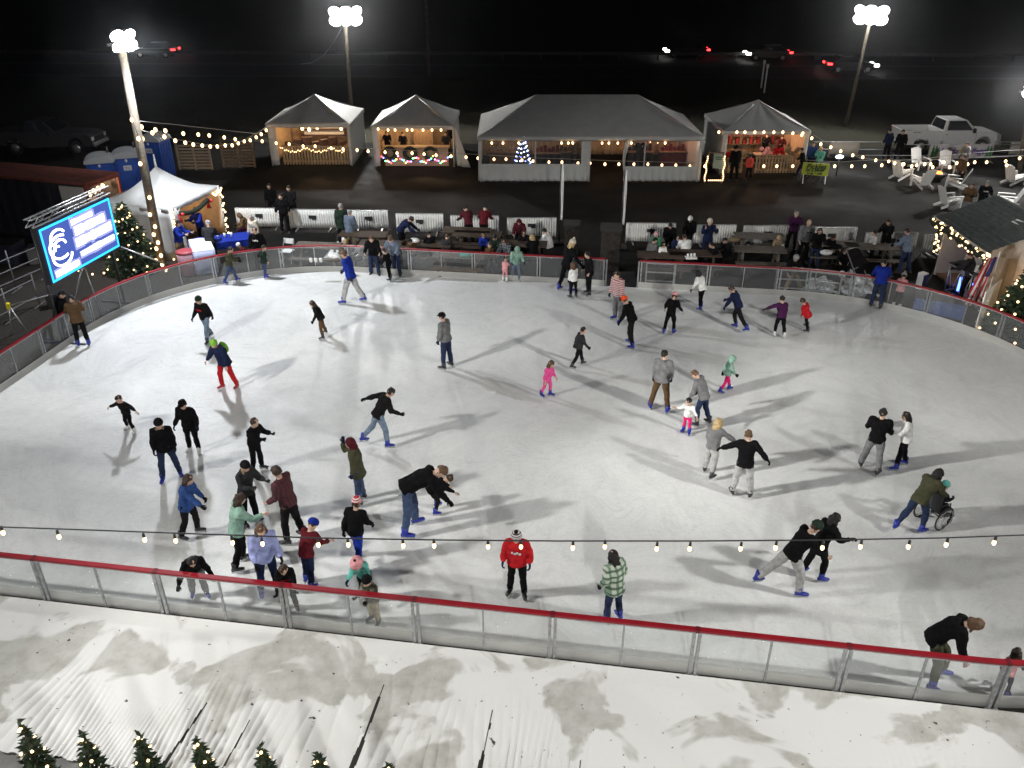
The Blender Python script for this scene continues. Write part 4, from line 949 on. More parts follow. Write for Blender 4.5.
# long tent
fl, fr = G(479, 182), G(699, 182)
TB, q, w, rz = frame_tent('marquee_tent', 'long hipped white marquee with clear windows in the middle of the stalls', fl, fr, 6.1, 2.28, [(.262, 3.80), (.735, 3.80)],
    [('w', .0, 0, .49, 0, .05, .92), ('c', .015, .0, .46, .0, .92, 2.12), ('w', .46, 0, .50, 0, .05, 2.15), ('w', .655, 0, 1.0, 0, .05, .80), ('c', .67, 0, .985, 0, .80, 2.12), ('w', .0, 0, .012, 0, .05, 2.15), ('w', .985, 0, 1, 0, .05, 2.15),
     ('w', 0, 0, 0, 1, .05, 2.15), ('w', 1, 0, 1, 1, .05, 2.15), ('l', .0, .985, 1, .985, .05, 2.15)])
mb = MB(); mb.sheet(lambda u, v: q(.655, -.005, 0) + V((.03-.22*math.sin(v*3.1)*.6 + u*.28*(.35+.65*v*v), -.05*math.sin(u*6), .35+1.8*v)), 8, 12)
mb.build('door_curtain', M_TENT, TB, solid=.006)
pointlamp(wld(TB, q(.2, .5, 1.95)), 26); pointlamp(wld(TB, q(.9, .5, 1.95)), 45, (1, .42, .22)); pointlamp(wld(TB, q(.55, .6, 1.95)), 8)
pts = [wld(TB, q(u, -.01, 2.02)) for u in (.55, .58, .62, .68, .83, .06, .11, .18, .37, .42, .4)]
string('few small bulbs under the valance of the long marquee', [wld(TB, q(.02, -.01, 2.08)), wld(TB, q(.98, -.01, 2.08))], pts, scale=.9)
# lit tree inside, and red light cluster
def cone_tree(name, label, loc, h, r, mats, cat='christmas tree', nb=2600, rings=13, seed=1, group=None, leaf=.09, trunk=True, lean=(0, 0)):
    rg = random.Random(seed); th = thing(name, label, cat, loc, 0, group); mb = MB()
    if trunk: MB().tube([(0, 0, -.05), (0, 0, h*.35), (0, 0, h*.93)], [r*.075, r*.05, .012], 8).build('trunk', M_BARK, th)
    br = MB()
    for k in range(nb):
        t = 1-math.sqrt(rg.random()); t = t*.97+.015; t0 = t
        tier = (t*rings) % 1.0
        rr = r*(1-t)**.92*(.80+.34*(1-tier))*(.93+.14*math.sin(k*7.1))
        a = rg.random()*6.283; rad = rr*(rg.random()**.35)
        z = h*(.06+.94*t) - rad*.22 + rg.gauss(0, .012)*h*.3
        out = V((math.cos(a), math.sin(a), 0)); tip = (out*(.9)+V((0, 0, rg.uniform(-.35, .55)))).normalized()
        side = V((-out.y, out.x, rg.uniform(-.5, .5))).normalized(); L = leaf*(.7+.9*rg.random()); wd = L*.34
        p = out*rad + V((0, 0, z)); n = tip.cross(side)
        mi = 0 if rg.random() < .7 else 1
        mb.add([p-tip*L*.4, p+side*wd+n*.01, p+tip*L, p-side*wd+n*.01], [(0, 1, 2, 3)], mi)
        mb.add([p-tip*L*.3, p+n*wd, p+tip*L*.9, p-n*wd], [(0, 1, 2, 3)], mi)
    mb.build('crown', mats, th); return th
M_FIR2 = mat('fir_green_light', (.065, .10, .05), .75, var=.4)
def tree_lights(label, loc, h, r, n, mes, seed=2, side=None, sc=1.0, coil=5):
    rg = random.Random(seed); pts = []
    for i in range(n):
        t = (i+.5)/n; t = 1-(1-t)**.75 if False else t*.95; a = i*coil*6.283/n + rg.uniform(-.08, .08)
        rr = r*(1-t)**.92*1.04; pts.append(V(loc)+V((math.cos(a)*rr, math.sin(a)*rr, h*(.06+.94*t)-rr*.2+rg.uniform(-.03, .03))))
    return fairy(label, pts, loc, mes, sc=sc)
tl = wld(TB, q(.20, .35, 0)); cone_tree('christmas_tree', 'narrow tree covered in cool white lights inside the left marquee window', tl, 2.1, .5, [M_GREEN, M_FIR2], nb=700, seed=5)
tree_lights('cool white and violet lights on the tree inside the marquee', tl, 2.1, .52, 90, [FWC, fme[1], FWC], coil=9)
pts = [wld(TB, q(.80+.09*rng.random(), .55, 1.2+.8*rng.random())) for i in range(26)]
fairy('tangle of warm red lights hanging at the right end of the marquee', pts, pts[0], [FW, fme[0]], wire=False, sc=.9)
for i, (u, v) in enumerate(((.10, .6), (.32, .55), (.40, .6), (.77, .6), (.93, .6))):
    t = thing('display_table', ['draped table at the left end inside the marquee', 'dark display table behind the left marquee window', 'dark display table beside the marquee door', 'dark table behind the right marquee window', 'red lit table at the right end of the marquee'][i], 'table', wld(TB, q(u, v, 0)), rz)
    MB().box((0, 0, .76), (1.5, .7, .05)).build('table_top', M_WOOD, t); MB().box((0, 0, .38), (1.4, .62, .74)).build('table_skirt', cm(['brn', 'blk2', 'char', 'blk2', 'mar'][i]), t)
    g = MB()
    for k in range(6): g.box((-.55+.22*k, .05, .86+.04*(k % 3)), (.16, .2, .16+.08*(k % 3)))
    tag(g.build('goods_row', cm(['tan', 'dred', 'brn', 'char', 'dred'][i]), None, wld(TB, q(u, v, 0))+V((0, 0, .005)), rz), 'small boxes on the ' + ['draped table at the left end', 'dark table behind the left window', 'dark table beside the marquee door', 'dark table behind the right window', 'red lit table'][i], 'goods')
# fourth stall
fl, fr = G(719, 174), G(803, 174)
T4, q, w, rz = frame_tent('market_tent', 'square white market tent crowded with red goods, rightmost of the stalls', fl, fr, 4.7, 2.25, [(.5, 3.4), (.5, 3.4)],
    [('w', 0, .03, 0, 1, .05, 2.2), ('l', 0.02, .97, .98, .97, .05, 2.15), ('l', .97, .05, .97, .97, .05, 2.1), ('w', .95, 0, 1, 0, .7, 2.15), ('w', 0, 0, .05, 0, .05, 2.1)])
counter('pale slatted counter of the rightmost stall', T4, q, .42, .97, .03, 'slat', .95)
counter('short slatted counter left of the child in coral', T4, q, .06, .28, .03, 'slat', .8)
pointlamp(wld(T4, q(.55, .4, 1.95)), 130, (1, .55, .35))
M_REDG = mat('red_goods', (.35, .02, .03), .6, var=.4)
for i, (u, c, nm) in enumerate(((.1, 'red', 'red cushions'), (.3, 'tan', 'tan sacks'), (.55, 'lpnk', 'pink parcels'), (.7, 'red', 'red stockings'), (.85, 'tan', 'tan soft toys'))):
    g = MB()
    for k in range(7): g.ball((rng.uniform(-.3, .3), rng.uniform(-.1, .1), .05+.10*(k % 3)), (.13, .12, .12), 8, 6)
    tag(g.build('goods_pile', cm(c), None, wld(T4, q(u, .06, .98 if u > .4 else .83)), rz), nm+' heaped on the counter of the rightmost stall', 'goods')
sh = thing('shelf_rack', 'back shelves of red and tan goods in the rightmost stall', 'shelf', T4.matrix_basis @ q(.05, .88, 0), rz)
for z in (.7, 1.15, 1.6):
    MB().box((2.1, 0, z), (4.1, .35, .04)).build('shelf', M_WOOD, sh)
    g = MB(); g2 = MB()
    for k in range(20): (g if k % 2 else g2).box((.2+k*.2, -.02, z+.12+.05*(k % 3)), (.15, .2, .2+.1*(k % 3)))
    g.build('red_goods', M_REDG, sh); g2.build('tan_goods', cm('tan'), sh)
for x in (.1, 4.1): MB().bar((x, 0, 0), (x, 0, 1.75), .05, .3).build('upright', M_WOOD, sh)
stringpx('row of nine bulbs under the eave of the rightmost stall', 44.0, [(716, 130), (805, 132)], [(719, 131), (737, 131), (745, 131), (755, 131), (764, 131), (774, 131), (783, 131), (793, 132), (803, 132), (802, 134)], scale=1.1)
# little lit sign stand between marquee and fourth stall
s0 = G(713, 183); th = thing('sign_stand', 'small green and white notice on an easel ringed with bulbs left of the rightmost stall', 'sign', s0, -.1)
MB().bar((-.42, 0, 0), (-.35, .1, 1.55), .06).bar((.42, 0, 0), (.35, .1, 1.55), .06).bar((-.36, .1, 1.5), (.36, .1, 1.5), .06).build('easel', M_WOOD, th)
MB().box((.15, .05, 1.12), (.5, .03, .75), (-.1, 0, 0)).build('notice_board', mat('pale_green_board', (.35, .42, .33), .6), th); MB().box((.15, .03, .95), (.34, .02, .2), (-.1, 0, 0)).box((.15, .02, 1.3), (.36, .02, .05), (-.1, 0, 0)).box((.15, .02, 1.2), (.3, .02, .05), (-.1, 0, 0)).build('notice_print', mat('dark_green_print', (.05, .12, .05), .6), th)
pts = [s0+V((sx*(.45+.03*math.sin(k)), -.06, .15+.1*k)) for sx in (-1, 1) for k in range(13)] + [s0+V((-.3+.1*k, -.25, .2)) for k in range(7)]
fairy('warm bulbs wound round the small easel sign', pts, s0, [FW], wire=False)

# ------------------------------------------------------------------ peaked white tent at the left
fc = G(180, 262); lf = G(114, 254); rt = G(226, 236)
ze = ZAT(208, fc.y)
def peaked(label):
    a, b, c = V(lf), V(fc), V(rt); d = a+(c-b)
    th = thing('peaked_tent', label, 'tent', b)
    cs = [p-b for p in (a, b, c, d)]; top = sum(cs, V())/4; zt = ZAT(166, top.y+b.y); cc = V((top.x, top.y, 0)); roof = MB()
    for i in range(4):
        p, r_ = cs[i]+V((0, 0, ze)), cs[(i+1) % 4]+V((0, 0, ze))
        def fn(u, v, p=p, r_=r_):
            base = p+(r_-p)*u; ap = cc; w = 1-v
            q = ap + (V((base.x, base.y, 0))-ap)*w; q.z = ze + (zt-ze)*(v**1.75) - .10*math.sin(math.pi*u)*w*(1-w)*2; return q
        roof.sheet(fn, 14, 14)
    roof.build('roof', M_TENT, th)
    MB().tube([V((cc.x, cc.y, zt-.1)), V((cc.x, cc.y, zt+.45))], [.05, .03], 8).build('finial', M_WHITEP, th)
    va = MB()
    for i in range(4):
        p, r_ = cs[i], cs[(i+1) % 4]; va.sheet(lambda u, v, p=p, r_=r_: (p+(r_-p)*u)*1.006 + V((0, 0, ze-.24*(1-v)*(1-.15*abs(math.sin(u*16))))), 24, 2)
    va.build('valance', M_TENT, th, solid=.004)
    for p in cs: MB().tube([p, p+V((0, 0, ze))], .04, 8).build('leg', M_WHITEP, th)
    m1 = MB(); drape(m1, cs[0], cs[1], .04, ze-.1, .07, .9); m1.build('side_wall', M_TENT, th, solid=.004)
    m1 = MB(); drape(m1, cs[0]*.98+cs[3]*.02, cs[3], .04, ze-.1, .06, .9); m1.build('side_wall', M_TENT, th, solid=.004)
    m1 = MB(); drape(m1, cs[3]*.98+cs[2]*.02, cs[2], .04, ze-.1, .03, .9); m1.build('lining', M_WARMCLOTH, th, solid=.004)
    m1 = MB(); drape(m1, cs[1], cs[1]*.82+cs[2]*.18, .04, ze-.1, .05, .3); m1.build('tied_curtain', M_TENT, th, solid=.004)
    return th, cs, b, cc, zt
TP, cs, tb, cc, zt = peaked('steep peaked white tent beside the left floodlight pole, open to the right')
pointlamp(tb+cc+V((.2, 0, ze-.4)), 55)
def along(i, j, t, z): return tb + cs[i]*(1-t)+cs[j]*t + V((0, 0, z))
pts = [along(1, 2, .02, z)+V((.05, -.05+.04*math.sin(z*30), 0)) for z in [.2+.11*k for k in range(19)]]
fairy('warm lights wound up the front post of the peaked tent', pts, pts[0], [FW], sc=1.2)
pts = [along(1, 2, 1.02, z)+V((.08*math.sin(z*20), .05, 0)) for z in [.1+.09*k for k in range(22)]] + [along(1, 2, 1-.02*k, ze-.25)+V((.05, 0, .05*math.sin(k))) for k in range(8)]
fairy('warm lights wound up the right post of the peaked tent', pts, pts[0], [FW], sc=1.3)
gar = MB(); gp = [along(1, 2, .15+.6*t/16, ze-.35-.18*math.sin(math.pi*t/16)) for t in range(17)]; gar.tube([p-gp[0] for p in gp], .09, 8)
tag(gar.build('garland', M_WRE, None, gp[0]), 'dark evergreen garland under the peaked tent eave', 'garland')
for k, t in enumerate((.15, .75)):
    p = along(1, 2, t, ze-.4); bw = MB()
    for s in (-1, 1): bw.ball((s*.1, s*.04, 0), (.11, .06, .07), 8, 6).tube([(0, 0, 0), (s*.05, 0, -.3)], [.03, .05], 6)
    tag(bw.build('ribbon_bow', mat('red_ribbon', (.5, .02, .02), .5), None, p), ['red ribbon bow at the near end of the tent garland', 'red ribbon bow at the far end of the tent garland'][k], 'bow', 'bows on the garland')
# ------------------------------------------------------------------ lit screen on a truss
zb = 2.05
def scr():
    a = G(53, 283, zb); b = G(119, 246, zb); hgt = (ZAT(230, a.y) - zb + ZAT(198, b.y) - zb)/2
    d = (b-a); L = d.length; rz = math.atan2(d.y, d.x)
    th = thing('display_screen', 'bright blue framed electronic screen with glowing white writing on a truss', 'screen', (a.x, a.y, 0), rz)
    hz = hgt
    MB().box((L/2, .09, zb+hz/2), (L+.10, .16, hz+.12)).build('cabinet', M_BLACK, th)
    MB().box((L/2, -.002, zb+hz/2), (L, .02, hz)).build('screen_panel', emis('screen_navy_glow', (.06, .10, .38), 1.4), th)
    fr = MB(); t = .055
    for c, s in (((L/2, -.018, zb+t/2), (L, .015, t)), ((L/2, -.018, zb+hz-t/2), (L, .015, t)), ((t/2, -.018, zb+hz/2), (t, .015, hz-2*t-.004)), ((L-t/2, -.018, zb+hz/2), (t, .015, hz-2*t-.004))): fr.box(c, s)
    fr.build('blue_border', emis('screen_cyan_glow', (.02, .42, 1.0), 3.2), th)
    # writing: words as rows of rounded glowing strokes, and the round emblem at the left
    wr = MB()
    def word(x0, x1, z, h, seed):
        r = random.Random(seed); x = x0
        while x < x1-.02:
            w = r.uniform(.06, .15)
            if x+w > x1: w = x1-x
            hh = h*r.uniform(.80, 1.1)
            wr.tube([(x*L, -.018, zb+hz*z - hh*hz*.0), (min(x+w*.8, x1)*L, -.018, zb+hz*z)], [(hh*hz/2, .008)]*2, 10, xax=(0, 0, 1)) ; x += w*.80
    halo = MB(); sharp = wr; wr = halo  # wider lilac strokes model a soft glow behind the writing
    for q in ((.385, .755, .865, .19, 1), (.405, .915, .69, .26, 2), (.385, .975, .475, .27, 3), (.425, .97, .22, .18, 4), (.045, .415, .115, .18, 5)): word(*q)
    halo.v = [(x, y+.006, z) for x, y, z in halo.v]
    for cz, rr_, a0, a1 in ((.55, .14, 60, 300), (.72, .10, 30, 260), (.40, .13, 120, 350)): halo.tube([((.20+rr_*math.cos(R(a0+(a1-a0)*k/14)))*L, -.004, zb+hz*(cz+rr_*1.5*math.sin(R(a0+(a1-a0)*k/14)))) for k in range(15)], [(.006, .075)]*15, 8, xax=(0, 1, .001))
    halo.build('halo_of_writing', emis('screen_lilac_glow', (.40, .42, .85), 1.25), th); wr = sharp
    word(.41, .73, .865, .09, 1); word(.43, .89, .69, .155, 2); word(.41, .96, .475, .165, 3); word(.44, .96, .235, .105, 4); word(.06, .39, .115, .10, 5)
    def arc(cx, cz, rx, rz_, a0, a1, w):
        wr.tube([((cx+rx*math.cos(R(a0+(a1-a0)*k/14)))*L, -.018, zb+hz*(cz+rz_*math.sin(R(a0+(a1-a0)*k/14)))) for k in range(15)], [(w, .008)]*15, 8, xax=(0, 1, 0.001))
    for cz, rr_, a0, a1 in ((.55, .14, 60, 300), (.72, .10, 30, 260), (.40, .13, 120, 350), (.56, .08, 10, 200)): 
        wr.tube([((.20+rr_*math.cos(R(a0+(a1-a0)*k/14)))*L, -.018, zb+hz*(cz+rr_*1.5*math.sin(R(a0+(a1-a0)*k/14)))) for k in range(15)], .035, 6)
    wr.v = [(x, y, z) for x, y, z in wr.v]; wr.build('glowing_writing', emis('screen_white_glow', (.92, .93, 1.0), 5.5), th)
    tr = MB()
    for z in (0, .22):
        for y in (0, .22): tr.tube([(-.2, y, zb+hz+.12+z), (L+.15, y, zb+hz+.12+z)], .025, 6)
    n = 11
    for i in range(n):
        x = -.2+(L+.35)*i/n; x2 = -.2+(L+.35)*(i+1)/n
        for y in (0, .22): tr.tube([(x, y, zb+hz+.12+(.22 if i % 2 else 0)), (x2, y, zb+hz+.12+(0 if i % 2 else .22))], .012, 5)
        tr.tube([(x, 0, zb+hz+.34), (x, .22, zb+hz+.34)], .012, 5)
    tr.build('truss', M_STEEL, th)
    lg = MB()
    for x in (.05, L-.05):
        lg = MB().tube([(x, .25, 0), (x, .25, zb+hz+.1)], .05, 8).bar((x, -.5, .04), (x, 1.1, .04), .07)
        lg.build('leg', M_DARKM, th)
    MB().tube([(.1, .3, .1), (L*.55, .3, zb-.1)], .03, 6).tube([(L*.62, .3, .1), (L*.55, .3, zb-.1)], .03, 6).build('brace', M_STEEL, th)
    return th
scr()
# guy bar from the screen to the rail, pipe frames and stored scaffolding at the left edge
M_PIPE = mat('dull_pipe', (.13, .13, .14), .6, .4)
def pipe_frame(label, a, b, h, rails, loc=None):
    a, b = V(a), V(b); th = thing('pipe_frame', label, 'frame', a)
    d = b-a; mb = MB(); mb2 = MB()
    for k in range(3):
        q = d*(k/2); MB().tube([q, q+V((0, 0, h))], .03, 6).tube([q+V((0, -.35, .03)), q+V((0, .35, .03))], .025, 6).build('upright', M_PIPE, th)
    for z in rails: MB().tube([V((0, 0, z)), d+V((0, 0, z))], .024, 6).build('bar', M_PIPE, th)
    return th
pipe_frame('grey pipe frame stored behind the lit screen at the left edge', G(-14, 305), G(46, 278), 1.5, (.4, .8, 1.2))
pipe_frame('second grey pipe frame nearer the rink at the left edge', G(-20, 338), G(40, 306), 1.15, (.35, .95))
th = thing('tripod', 'slanting metal stand with yellow tie beside the lit screen', 'stand', G(18, 335))
MB().tube([(-.2, 0, .0), (.0, .0, 1.0)], .02, 6).tube([(.35, 0, 0), (0, 0, 1.0)], .02, 6).tube([(0, .4, 0), (0, 0, 1.0)], .02, 6).tube([(0, 0, 1.0), (1.25, .3, 1.25)], .022, 6).build('stand_pipes', M_STEEL, th)
MB().box((.0, -.03, 1.0), (.09, .09, .22), (.3, .2, .1)).build('yellow_tie', mat('yellow_plastic', (.6, .5, .02), .5), th)
a, b = G(121, 247, 1.9), G(165, 264, 1.05)
tag(MB().tube([V((0, 0, 0)), b-a], .03, 8).build('stay_bar', M_STEEL, None, a), 'slanting pale stay bar from the lit screen down to the red rail', 'bar')
for k, (x, y, s, l) in enumerate(((10, 262, 1.0, 'dark equipment box behind the pipe frame'), (44, 262, .8, 'grey covered box right behind the lit screen'), (58, 305, .55, 'black case at the foot of the lit screen'))):
    th = thing('equipment_box', l, 'box', G(x, y), .3*k); MB().box((0, 0, s*.4), (s*1.1, s*.8, s*.75)).build('case', mat(['navy_case', 'grey_case', 'black_case'][k], [(.02, .02, .045), (.12, .12, .12), (.015, .015, .015)][k], .6), th, bevel=.03); MB().box((0, 0, s*.80), (s*1.14, s*.84, s*.06)).build('lid', M_DARKM, th)

# tree beside the screen
tl = G(128, 270); th_ = ZAT(196, tl.y); tl = V((XAT(126, tl.y, .5), tl.y, 0))
cone_tree('christmas_tree', 'dark green christmas tree with warm lights between the lit screen and the peaked tent', tl+V((.25, 0, 0)), th_*.94, 1.0, [M_GREEN, M_FIR2], nb=3600, seed=11, leaf=.13, rings=9)
tree_lights('warm lights coiled round the tree beside the lit screen', tl+V((.25, 0, 0)), th_*.94, 1.0, 60, [FW], sc=.95, coil=6)
pts = [tl+V((1.75*math.cos(a*.28-2.7)*(1+.25*(a % 2)), .3+1.0*math.sin(a*.28-2.7)*(1+.2*(a % 3)), .12+.05*math.sin(a))) for a in range(20)]
fairy('warm lights trailing on the ground round the left christmas tree', pts, pts[0], [FW], sc=1.1)

# ------------------------------------------------------------------ red roofed container with lit open end
def container():
    zc = 2.6
    A, B = G(85, 183, zc), G(117, 172, zc); C_ = G(-60, 165, zc); D = G(-60, 181, zc)
    d = (B-A); d.z = 0; wid = d.length; along_ = V((-1, .0, 0)); o = V((A.x, A.y, 0))
    t = d.normalized(); back = V((-t.y, t.x, 0)); back = back if back.x < 0 else -back
    rz = math.atan2(back.y, back.x); th = thing('shipping_container', 'red roofed shipping container with a warmly lit open end by the blue toilets', 'container', o, rz)
    L = 9.0; s = -1 if V((-back.y, back.x, 0)).dot(t) < 0 else 1
    W_ = s*wid
    MB().prism([(-.05, -.05*s), (L, -.05*s), (L, W_+.05*s), (-.05, W_+.05*s)], zc-.10, zc, axis='z').build('roof', mat('rust_red_roof', (.22, .055, .035), .7, var=.3, vscale=3), th)
    cor = MB(); n = 60
    for yy in (0, W_):
        cor.prism([(L*i/n, yy+(.035 if i % 4 in (1, 2) else 0)) for i in range(n+1)] + [(L, yy-.04), (0, yy-.04)], .1, zc-.1, axis='z')
    cor.build('side_wall', mat('navy_corrugated', (.012, .013, .022), .6), th)
    MB().box((L-.05, W_/2, zc/2), (.08, abs(W_), zc-.3)).build('end_wall', M_WARMCLOTH, th)
    MB().box((L/2, W_/2, .12), (L-.1, abs(W_)-.1, .08)).build('floor', M_WOOD, th)
    MB().box((.03, .02, zc/2), (.10, .10, zc-.12)).box((.03, W_, zc/2), (.10, .10, zc-.12)).box((.03, W_/2, zc-.14), (.09, abs(W_), .12)).build('door_frame', mat('rust_red_steel', (.20, .03, .025), .6), th)
    dr = MB().box((.66, -.07*s, zc/2), (1.15, .06, zc-.35)); dr.box((.66, -.105*s, zc*.72), (1.0, .02, .05)).box((.66, -.105*s, zc*.3), (1.0, .02, .05))
    M_W = th.matrix_basis
    dd = dr.build('door', mat('pale_grey_door', (.48, .48, .46), .6, var=.08), th)
    g = MB()
    for k in range(3): MB().box((1.6+k*1.3, W_*.8, .8), (.9, .5, 1.4)).build('shelf', M_WOOD, th)
    ic = M_WORLD(o, rz, (1.0, W_/2, 2.1)); pointlamp(ic, 110, (1, .6, .3))
    bl = [M_WORLD(o, rz, (.25+.1*k, W_*(.2+.2*k), 2.15)) for k in range(4)]
    string('four bare bulbs inside the lit container end', bl, bl, scale=1.6)
def M_WORLD(o, rz, p): return V(o)+Matrix.Rotation(rz, 3, 'Z') @ V(p)
container()

# ------------------------------------------------------------------ portable toilets
def toilet(label, loc, rz):
    th = thing('portable_toilet', label, 'portable toilet', loc, rz, 'blue portable toilets'); bl = mat('blue_toilet_plastic', (.015, .07, .36), .45, var=.1)
    MB().box((0, 0, .10), (1.12, 1.12, .2)).build('skid', M_BLACK, th)
    b_ = MB().box((0, 0, 1.12), (1.1, 1.1, 1.86))
    for x in (-.36, -.12, .12, .36):
        for y in (-.565, .565): b_.box((x, y, 1.1), (.08, .03, 1.6))
        for xx in (-.565, .565): b_.box((xx, x, 1.1), (.03, .08, 1.6))
    b_.build('cabin', bl, th)
    rf = MB(); rf.prism([(.62*math.cos(R(a)), 2.05+.32*math.sin(R(a))) for a in range(0, 181, 15)], -.6, .6)
    rf.build('roof', mat('grey_translucent_roof', (.42, .44, .46), .5), th)
    rb = MB()
    for y in (-.4, -.13, .13, .4): rb.tube([(.63*math.cos(R(a)), y, 2.05+.33*math.sin(R(a))) for a in range(0, 181, 15)], .03, 6)
    rb.build('roof_rib', mat('grey_translucent_roof', (.42, .44, .46), .5), th)
    MB().tube([(.35, .4, 2.1), (.35, .4, 2.6)], .05, 8).build('vent_pipe', M_BLACK, th)
    d = MB().box((0, -.59, 1.1), (.72, .03, 1.7)).build('door', mat('blue_toilet_door', (.02, .09, .42), .45), th)
    MB().box((.0, -.612, 1.62), (.34, .012, .22)).build('notice', M_WHITEP, d); MB().box((.0, -.622, 1.66), (.26, .01, .04)).box((0, -.622, 1.58), (.26, .01, .04)).build('notice_print', mat('grey_print', (.3, .3, .35), .6), d)
    MB().ball((0, -.61, 1.95), (.06, .02, .07), 8, 6).build('emblem', M_WHITEP, d); MB().box((.28, -.63, 1.1), (.05, .04, .16)).build('handle', M_BLACK, d)
    MB().box((-.59, 0, 1.62), (.012, .4, .2)).build('side_notice', M_WHITEP, th)
g = ze_t = None
for lab, px, py, rz in (('blue portable toilet nearest the container roof', 105, 205, .35), ('blue portable toilet in the middle, just behind the first', 131, 199, .35), ('blue portable toilet set apart to the right of the light pole', 158, 180, -.15)):
    Y = G(px, py).y; toilet(lab, (XAT(px, Y, 1.0), Y, 0), rz)

# ------------------------------------------------------------------ slatted pallet screens
for lab, x0, x1, y in (('pale wooden slat screen behind the peaked tent, nearer the toilets', 179, 213, 170), ('darker wooden slat screen next to the leftmost stall', 223, 256, 168)):
    a, b_ = G(x0, y), G(x1, y); th = thing('slat_screen', lab, 'screen', a, math.atan2(b_.y-a.y, b_.x-a.x)); L = (b_-a).length
    bd = MB(); mt = M_PALEWOOD if 'pale' in lab else mat('brown_pallet_wood', (.20, .13, .08), .85, var=.3)
    for k in range(8): bd.box((L/2, 0, .12+.165*k), (L, .025, .10))
    bd.build('slats', mt, th)
    for x in (.05, L/2, L-.05): MB().box((x, .05, .68), (.09, .06, 1.36)).build('batten', mt, th)

